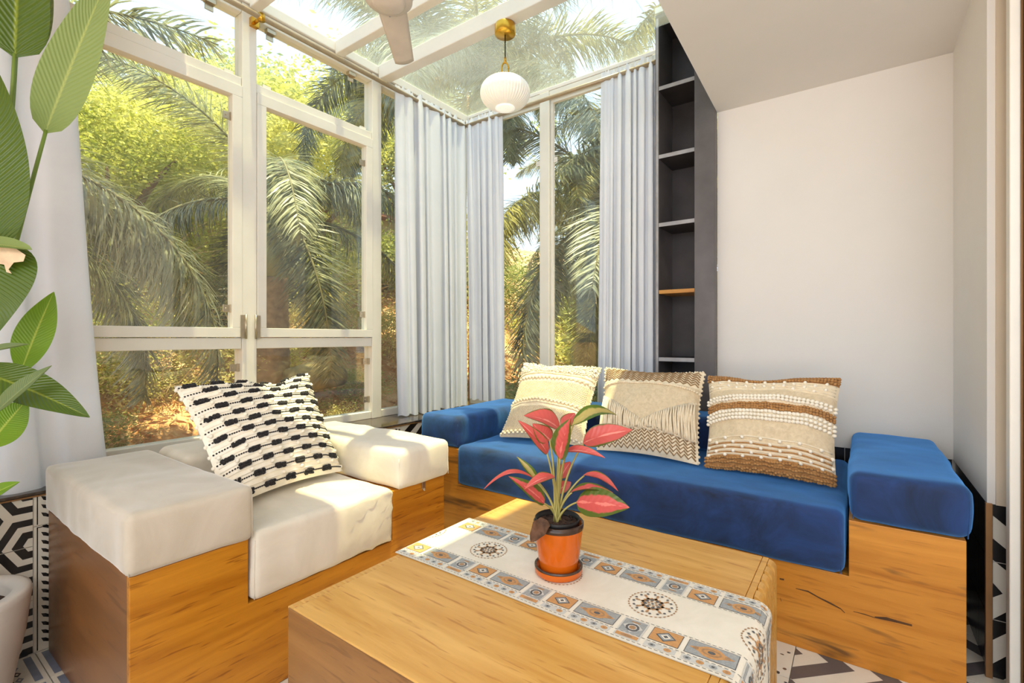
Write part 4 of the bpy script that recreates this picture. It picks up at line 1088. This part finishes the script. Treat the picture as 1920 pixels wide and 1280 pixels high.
LV = [  # base, tip (zoom px), half width px, mat, depth base/tip, arch, fold, up, twist
    ((575, 262), (345, 165), 62, 'pink_leaf', .00, -.03, .12, .35, (.2, -.5, .8)),
    ((510, 318), (400, 215), 40, 'pink_leaf', -.01, -.04, .05, .2, (.5, -.8, .2)),
    ((494, 405), (308, 195), 34, 'pink_leaf', .00, -.05, .08, .45, (.5, -.6, .5)),
    ((572, 440), (640, 182), 58, 'pink_green', -.05, -.07, .05, .25, (-.25, -.9, .2)),
    ((590, 245), (667, 148), 34, 'pink_leaf', .02, .05, .05, .3, (.2, -.9, .3)),
    ((648, 226), (932, 162), 40, 'green_pink', .00, .05, .22, .25, (.2, -.6, .8)),
    ((718, 338), (1030, 256), 54, 'pink_leaf', .00, -.02, .08, .25, (.1, -.8, .6)),
    ((603, 392), (858, 432), 27, 'pink_leaf', -.04, -.08, .10, .5, (.1, -.5, .9)),
    ((408, 562), (88, 632), 20, 'pink_leaf', .00, -.02, .22, .55, (.1, -.3, 1)),
    ((474, 722), (248, 548), 36, 'pink_green', -.04, -.08, .10, .4, (.4, -.6, .6)),
    ((540, 552), (350, 628), 30, 'pink_leaf', -.06, -.10, .12, .35, (.1, -.6, .8)),
    ((432, 582), (300, 424), 22, 'green_pink', .01, .02, .06, .6, (.6, -.5, .4)),
    ((548, 655), (642, 585), 36, 'pink_leaf', .03, .06, .08, .25, (.1, -.8, .5)),
    ((575, 560), (640, 455), 36, 'pink_leaf', .02, .03, .02, .25, (-.1, -.9, .2)),
    ((720, 540), (940, 642), 26, 'pink_leaf', .01, -.02, .16, .5, (0, -.4, 1)),
    ((640, 650), (908, 652), 30, 'pink_green', -.02, -.05, .12, .35, (0, -.3, 1)),
    ((676, 710), (1012, 746), 66, 'pink_green', -.04, -.10, .05, .15, (0, -.75, .65)),
]
for (b, t, hw, mt, db, dt, ar, fo, up) in LV:
    bw, tw = zp(*b, db), zp(*t, dt)
    lf = leaf(pt, 'leaf', M[mt], bw, tw, hw*1.4/3.37*D0/FPX, up, ar, fo, 0, 14, 6, (.72, .85), 0, .03)
    mid = (SB+bw)/2+(bw-SB).cross(Vector((0, 0, 1))).normalized()*.0+Vector((0, 0, .012))
    st = MB().tube(curve3(SB+Vector((random.uniform(-.008, .008), random.uniform(-.008, .008), 0)), Vector((SB.x*.75+bw.x*.25, SB.y*.75+bw.y*.25, SB.z*.35+bw.z*.65)), bw+(tw-bw)*.03), [.0032-.0012*i/10 for i in range(11)], 6)
    st.build('stalk', M['stem_pale'], pt)
dl = leaf(pt, 'withered_leaf', M['dead_leaf'], zp(490, 825, -.05), zp(388, 962, -.07), .020, (.3, -.7, .6), .10, .35, .3, 14, 8, (.6, .6), 0, .5)
dl['label'] = 'shrivelled brown leaf hanging over the pot rim'

# big plant in the pale planter beside the armchair
GX, GY = -1.945, .163
bp = thing('planter_plant', (GX, GY, 0), 'tall broad-leaved green plant in a pale concrete planter before the curtain', 'plant')
MB().lathe((GX, GY, 0), [(.0001, .002), (.105, .002), (.118, .02), (.148, .18), (.160, .285), (.1585, .300), (.150, .303), (.122, .300), (.118, .285), (.112, .24), (.0001, .235)], 56).build('planter', M['concrete'], bp)
so = MB(); so.lathe((GX, GY, 0), [(.116, .262), (.07, .272), (.0001, .276)], 24)
for i in range(120):
    a, r = random.uniform(0, 6.28), .105*math.sqrt(random.random()); so.ball((GX+r*math.cos(a), GY+r*math.sin(a), .272), (random.uniform(.004, .010), random.uniform(.003, .006), .004), 5, 3)
so.build('soil', M['soil'], bp)
GB = Vector((GX-.02, GY-.02, .26))
BL = [  # base px, tip px, half width px, material, depth base, depth tip, arch, fold, up, shape
    ((84, 250), (210, -60), 38, 'bird_pale', 1.42, 1.40, .02, .22, (.95, -.25, .2), (.62, .8)),
    ((27, 108), (40, -260), 46, 'bird_dark', 1.36, 1.34, .0, .15, (.95, -.2, .1), (.5, .8)),
    ((30, 100), (66, -220), 44, 'bird_grey', 1.46, 1.44, .0, .2, (.95, -.2, .1), (.5, .8)),
    ((-8, 470), (-14, 120), 48, 'bird_dark', 1.30, 1.30, .02, .2, (.95, -.2, .1), (.75, .8)),
    ((2, 452), (-20, 640), 54, 'bird_dark', 1.26, 1.22, .05, .25, (.95, -.2, .2), (.55, .9)),
    ((38, 700), (101, 547), 29, 'bird_bright', 1.36, 1.42, .03, .25, (.9, -.35, .25), (.85, .9)),
    ((-60, 690), (168, 782), 38, 'bird_dark', 1.22, 1.26, .05, .2, (.75, -.2, .65), (.75, .85)),
    ((-10, 775), (97, 685), 17, 'bird_grey', 1.16, 1.20, .02, .5, (.7, -.3, .7), (.8, .9)),
    ((-25, 840), (52, 748), 34, 'bird_bright', 1.24, 1.30, .04, .25, (.9, -.3, .4), (.8, .9)),
    ((-30, 940), (37, 903), 15, 'bird_bright', 1.22, 1.22, .06, .3, (.75, -.2, .65), (.8, .9)),
    ((-30, 662), (54, 645), 9, 'bird_grey', 1.20, 1.22, .04, .5, (.75, -.2, .65), (.8, .9)),
]
for b, t, hw, mt, d0, d1, ar, fo, up, shp in BL:
    bw, tw = at(*b, d0), at(*t, d1)
    leaf(bp, 'leaf', M[mt], bw, tw, hw*d0/FPX, up, ar, fo, 0, 20, 8, shp, 0, .02, .001)
    gb = GB+Vector((random.uniform(-.03, .03), random.uniform(-.03, .03), 0))
    if b == (84, 250): c1 = at(24, 470, 1.38)
    elif b[0] == 27 or b[0] == 30: c1 = at(14, 420, 1.38)
    else: c1 = Vector((gb.x*.5+bw.x*.5, gb.y*.5+bw.y*.5, gb.z*.35+bw.z*.65))
    MB().tube(curve3(gb, c1, bw+(tw-bw)*.02, 14), [.008-.0035*i/14 for i in range(15)], 8).build('stalk', M['stem_green'], bp)
tp = [at(x, y, 1.238) for x, y in ((-30, 462), (0, 462), (30, 466), (48, 478), (44, 490), (26, 492), (16, 505), (22, 513), (12, 510), (8, 496), (-30, 490))]
MB().prism(tp, (.0012, -.0003, 0)).build('torn_leaf_edge', M['tan_leaf'], bp)
leaf(bp, 'leaf', M['bird_pale'], at(-60, 462, 1.26), at(60, 468, 1.23), 20*1.25/FPX, (.8, -.2, .6), .05, .4, 0, 16, 6, (.7, .55), 0, .02)

# ------------------------------------------------------------------ outdoors
def hill(x, y):
    a = max(0, -x-3.4); b = max(0, y-5.5)
    h = -.15+.40*a+.012*a*a*0+min(3.0, .20*b)*.5
    return min(h, 5.5)+.18*noise.noise(Vector((x*.6, y*.6, 0)))+.05*noise.noise(Vector((x*2.3, y*2.3, 2)))
gd = MB()
def gfn(a, b):
    x = -34+44*a; y = -8+44*b; z = hill(x, y)
    if -2.75 < x < 4 and -4 < y < 3.1: z = min(z, -.2)
    return Vector((x, y, z))
gd.grid(gfn, 110, 110); g_ = gd.build('ground', M['earth']); g_['kind'] = 'structure'
random.seed(21)
lt = MB()
for i in range(9000):
    x, y = random.uniform(-8.5, -2.7), random.uniform(-1, 7)
    z = hill(x, y)+.015; s = random.uniform(.03, .07); a = random.uniform(0, 6.28); c, d = math.cos(a)*s, math.sin(a)*s
    t1, t2 = random.uniform(-.03, .05), random.uniform(-.03, .05)
    lt.add([(x-c, y-d, z+t1), (x+d*.45, y-c*.45, z+t2), (x+c, y+d, z-t1+.02), (x-d*.45, y+c*.45, z+.01)], [(0, 1, 2, 3)])
tag(lt.build('fallen_leaves', M['litter']), 'brown fallen leaves strewn over the dry slope outside', 'leaf litter', None, 'stuff')

# palms: shared frond meshes, every frond an object of its own
def frond_mesh(name, L, sag, seed, mat, dens=110, lw=.0145, lmax=.46, plume=True):
    rnd = random.Random(seed); mb = MB()
    pts = []
    for i in range(25):
        s = i/24; ang = -sag*s*1.25
        pts.append((s, ang))
    P = [Vector((0, 0, 0))]
    for i in range(24): P.append(P[-1]+Vector((math.cos(pts[i][1]), 0, math.sin(pts[i][1])))*(L/24))
    mb.tube(P, [.020*(1-i/24)+.003 for i in range(25)], 5, 1)
    def rp(s):
        f = s*24; i = min(23, int(f)); return P[i].lerp(P[i+1], f-i), (P[i+1]-P[i]).normalized()
    for k in range(dens):
        s = .10+.89*(k+rnd.random())/dens; p, t = rp(s)
        lat = Vector((0, 1, 0)); nz = t.cross(lat)*-1
        ll = lmax*(math.sin(PI*min(1, (.12+s*.88)))**.6*.85+.18)*rnd.uniform(.8, 1.1)
        for sg in (-1, 1, 0, 0):
            roll = rnd.uniform(-.6, .6) if sg else rnd.uniform(-.8, 3.9)
            out = (lat*sg*math.cos(roll)+nz*math.sin(roll)) if sg else (lat*math.cos(roll)+nz*math.sin(roll))
            d = (t*rnd.uniform(.55, .95)+out).normalized(); w = lw*rnd.uniform(.7, 1.1)
            wd = d.cross(nz+lat*.3*rnd.uniform(-1, 1)).normalized()
            g = rnd.uniform(.25, .6); q = p; vs = []
            for j in range(4):
                ww = w*(.6, 1, .75, .06)[j]*.5; vs += [q-wd*ww, q+wd*ww]
                d = (d+Vector((-sag*.12, 0, -g*.33))).normalized(); q = q+d*ll/3
            mb.add(vs, [(0, 1, 3, 2), (2, 3, 5, 4), (4, 5, 7, 6)], 0, True)
    return mb.mesh(name, [mat, M['rachis']])
def palm(label, x, y, crown, trunk_r, fm, n, seed, pitch=(10, 75), roll0=0.0, lean=(0, 0), azs=None, scale=1.0):
    z0 = hill(x, y)-.05; t = thing('palm_tree', (x, y, z0), label, 'palm tree'); rnd = random.Random(seed)
    top = Vector((x+lean[0], y+lean[1], crown)); H = crown-z0
    mb = MB(); k = max(10, int(H/.09)); pts = []; rr = []
    for i in range(k*2+1):
        s = i/(k*2); pts.append(Vector((x+lean[0]*s*s, y+lean[1]*s*s, z0+(H-.75 if H > 1.6 else H*.6)*s))); rr.append(trunk_r*(1.15-.2*s)*(1.0 if i % 2 else 1.05))
    mb.tube(pts, rr, 18); mb.build('trunk', M['palm_bark'], t)
    mb = MB(); b = pts[-1]; mb.tube([b, b.lerp(top, .3), b.lerp(top, .7), top], [trunk_r*.98, trunk_r*.9, trunk_r*.62, trunk_r*.42], 16); mb.build('crownshaft', M['crownshaft'], t)
    for i in range(n):
        o = bpy.data.objects.new('frond', fm[i % len(fm)]); C.objects.link(o); o.parent = t
        az = (azs[i] if azs else 360/n*i*1.0+rnd.uniform(-14, 14)); pi_ = pitch[0]+(pitch[1]-pitch[0])*((i*0.618) % 1.0)
        o.location = top-Vector((x, y, z0))+Vector((0, 0, rnd.uniform(-.12, .05))); o.rotation_euler = (rnd.uniform(-.35, .35), -R(pi_), R(az)); s_ = scale*rnd.uniform(.85, 1.08); o.scale = (s_, s_, s_)
    return t
FA = [frond_mesh('frond_a', 2.5, 1.5, 1, M['frond'], 165), frond_mesh('frond_b', 2.6, 1.9, 2, M['frond_blue'], 165), frond_mesh('frond_c', 2.3, 1.1, 3, M['frond'], 150)]
FB = [frond_mesh('frond_d', 2.6, 1.2, 4, M['frond_blue'], 165), frond_mesh('frond_e', 2.4, 1.7, 5, M['frond_gold'], 165)]
FC = [frond_mesh('frond_f', 2.4, 1.6, 6, M['frond_gold'], 165), frond_mesh('frond_g', 2.5, 1.2, 7, M['frond'], 165)]
palm('palm with a ringed pale trunk just outside the side window', -4.85, 2.55, 2.35, .165, FA, 10, 1, (-15, 70))
palm('palm behind the near curtain with arching fronds across the side window', -3.85, -.35, 1.75, .15, FA, 9, 2, (15, 62), azs=[74, 88, 100, 112, 66, 128, 150, 94, 40])
palm('tall palm beyond the corner with fronds over the glass roof', -3.6, 4.4, 4.1, .14, FB, 13, 3, (0, 75))
palm('grey green palm outside the end window', -2.2, 5.0, 2.35, .13, FB, 14, 4, (-25, 70))
palm('yellow green palm outside the end window beside the bookcase', -1.05, 5.4, 2.5, .13, FC, 13, 5, (-25, 75))
palm('tall palm behind the bookcase with upright fronds against the sky', -.25, 4.6, 3.7, .13, FB, 11, 6, (15, 80))
palm('palm with a tall crown above the middle of the side windows', -4.3, 4.1, 4.3, .14, FA, 12, 7, (5, 75))
palm('tall palm beside the near end of the side windows', -3.95, -1.2, 3.9, .12, FA, 13, 8, (0, 70), azs=[78+i*17 for i in range(13)])
palm('far palm rising behind the end window', -3.3, 8.2, 3.2, .13, FC, 12, 9, (-10, 75))

# shrubs on the slope
def shrub_mesh(name, seed, mat, n, r, ls):
    rnd = random.Random(seed); mb = MB()
    cl = [(Vector((rnd.gauss(0, .45), rnd.gauss(0, .45), rnd.uniform(.15, 1.0))), rnd.uniform(.18, .38)) for _ in range(34)]
    for i in range(n):
        c, q = rnd.choice(cl); p = (c+Vector((rnd.gauss(0, 1), rnd.gauss(0, 1), rnd.gauss(0, .7)))*q*.6)*r
        s = ls*rnd.uniform(.6, 1.3); u = Vector((rnd.gauss(0, 1), rnd.gauss(0, 1), rnd.gauss(0, .6))).normalized(); w = u.orthogonal().normalized(); a = rnd.uniform(0, 6)
        w = (Matrix.Rotation(a, 3, u) @ w)*.45
        mb.add([p-u*s, p+w*s, p+u*s, p-w*s], [(0, 1, 2, 3)])
    return mb.mesh(name, mat)
def twig_mesh(name, seed, n, r):
    rnd = random.Random(seed); mb = MB()
    for i in range(n):
        a = rnd.uniform(0, 6.28); p = Vector((rnd.gauss(0, .15), rnd.gauss(0, .15), 0))*r; pts = [p]
        d = Vector((math.cos(a)*.6, math.sin(a)*.6, 1)).normalized()
        for j in range(5): d = (d+Vector((rnd.gauss(0, .35), rnd.gauss(0, .35), rnd.gauss(-.08, .25)))).normalized(); pts.append(pts[-1]+d*.26*r)
        mb.tube(pts, [.010*r, .009*r, .008*r, .006*r, .004*r, .002*r], 4)
    return mb.mesh(name, M['twig'])
SHM = [shrub_mesh('shrub_y', 1, M['bush_y'], 4600, 1.0, .034), shrub_mesh('shrub_g', 2, M['bush_g'], 5000, 1.0, .032), shrub_mesh('shrub_o', 3, M['bush_o'], 3000, 1.0, .030)]
TWM = [twig_mesh('twig_a', 1, 34, 1.0), twig_mesh('twig_b', 2, 46, 1.0)]
SLAB = [('yellow green shrub', 'yellow green leafy shrub among dry twigs on the slope outside', 'yellow green shrubs on the slope'), ('green', 'mid green leafy shrub on the slope outside the glass', 'mid green shrubs on the slope'), ('dry', 'sparse olive shrub with bare tan twigs on the slope outside', 'dry olive shrubs on the slope')]
def shrub(x, y, k, s, tw=0, dz=0):
    t = thing('shrub', (x, y, hill(x, y)-.1+dz), SLAB[k][1], 'shrub', SLAB[k][2]); t.scale = (s, s, s*random.uniform(.8, 1.1)); t.rotation_euler = (0, 0, random.uniform(0, 6.28))
    o = bpy.data.objects.new('foliage', SHM[k]); C.objects.link(o); o.parent = t
    o = bpy.data.objects.new('twigs', TWM[tw]); C.objects.link(o); o.parent = t
random.seed(33)
for i in range(64):
    if i < 14: x, y, k, s = random.uniform(-6.6, -5.2), -.6+i*.5+random.uniform(-.3, .3), random.choice((0, 1, 2, 2)), random.uniform(.55, .85)
    elif i < 34: x, y, k, s = random.uniform(-9.5, -7), -2+(i-14)*.55+random.uniform(-.4, .4), random.choice((0, 0, 1, 2)), random.uniform(1.0, 1.5)
    elif i < 50: x, y, k, s = random.uniform(-13, -10), -3+(i-34)*.95+random.uniform(-.4, .4), random.choice((0, 0, 1)), random.uniform(1.5, 2.1)
    else: x, y, k, s = -7.5+(i-50)*.62, random.uniform(7, 10.5), random.choice((0, 1, 1)), random.uniform(1.1, 1.7)
    shrub(x, y, k, s, i % 2)
for x, y, k, s in ((-4.6, .5, 2, .42), (-4.4, 1.0, 1, .36), (-4.9, 1.7, 2, .45), (-4.2, 2.9, 2, .36), (-3.6, 2.6, 1, .22), (-4.6, 3.4, 1, .45), (-5.1, 1.25, 0, .5)):
    shrub(x, y, k, s, 1)
for x, y, k, s in ((-2.7, 4.2, 1, .75), (-1.9, 4.5, 0, .7), (-1.2, 4.2, 1, .75), (-.6, 4.4, 1, .7), (-2.2, 5.6, 1, .9), (-1.5, 6.2, 0, .9), (-3.2, 5.4, 1, .8)):
    shrub(x, y, k, s, 0)
# trees on the hill behind
def tree(label, x, y, h, k, s, seed):
    t = thing('hill_tree', (x, y, hill(x, y)-.2), label, 'tree'); rnd = random.Random(seed); z0 = hill(x, y)-.2
    mb = MB(); mb.tube([(x, y, z0), (x+.1, y+.1, z0+h*.35), (x-.1, y+.2, z0+h*.7)], [.14, .11, .05], 8)
    for j in range(5):
        a = rnd.uniform(0, 6.28); mb.tube([(x+.05, y+.1, z0+h*(.3+.07*j)), (x+math.cos(a)*.5*s, y+math.sin(a)*.5*s, z0+h*(.5+.07*j)), (x+math.cos(a)*.9*s, y+math.sin(a)*.9*s, z0+h*(.65+.07*j))], [.06, .04, .015], 6)
    mb.build('trunk', M['bark'], t)
    for j in range(4):
        o = bpy.data.objects.new('foliage', SHM[k]); C.objects.link(o); o.parent = t
        o.location = (rnd.uniform(-.7, .7)*s, rnd.uniform(-.7, .7)*s, h*(.5+.12*j)); o.scale = (s*1.2, s*1.2, s); o.rotation_euler = (0, 0, rnd.uniform(0, 6))
tree('bright yellow green tree between the palms on the slope', -7.4, 4.2, 3.4, 0, 1.2, 1)
tree('low forked tree with a bare trunk behind the near side window', -7.2, 1.9, 2.2, 0, .9, 2)
tree('dense green tree on the hill top beyond the near side window', -12.5, 1.0, 3.2, 1, 1.7, 3)
tree('tall green tree on the hill beyond the second side window', -12, 6.0, 3.2, 1, 1.7, 4)
tree('green tree on the hill behind the corner curtains', -9.5, 8.5, 4.0, 1, 1.6, 5)
tree('green tree far behind the end window', -4.5, 11.5, 4.2, 1, 1.6, 6)
tree('yellow green tree behind the palms at the end window', -1.5, 10.5, 3.8, 0, 1.5, 7)

# small things outside
ho = thing('house', (-9.5, 6.6, hill(-9.5, 6.6)), 'far house with a red tiled roof behind the palm fronds', 'house')
hz = hill(-9.5, 6.6); p_ = at(662, 428, 11.5)
ho.location = (p_.x, p_.y, p_.z-1.8)
Bx(p_.x-1.2, p_.x+1.2, p_.y-1.2, p_.y+1.2, p_.z-2.6, p_.z).build('wall', M['render'], ho)
MB().prism([(p_.x-1.5, p_.y-1.4, p_.z), (p_.x+1.5, p_.y-1.4, p_.z), (p_.x, p_.y-1.4, p_.z+.55)], (0, 2.8, 0)).build('roof', M['roof_tile'], ho)
for k, (ya, yb) in enumerate(((518, 516), (545, 540), (556, 553))):
    cb = MB().tube([at(150, ya+4, 5.2), at(300, ya+1, 5.4), at(470, yb, 5.6)], .008, 6).build('cable', M['wire'])
    tag(cb, ('topmost', 'middle', 'lowest')[k]+' of the pale cables strung across the slope outside', 'cable')
lg = MB(); a_, b_ = at(545, 715, 4.6), at(640, 705, 5.1)
lg.tube([a_, a_.lerp(b_, .4)+Vector((0, 0, .03)), b_], [.13, .15, .10], 12); tag(lg.build('log', M['stone']), 'mossy fallen log beside the ringed palm trunk outside', 'log')
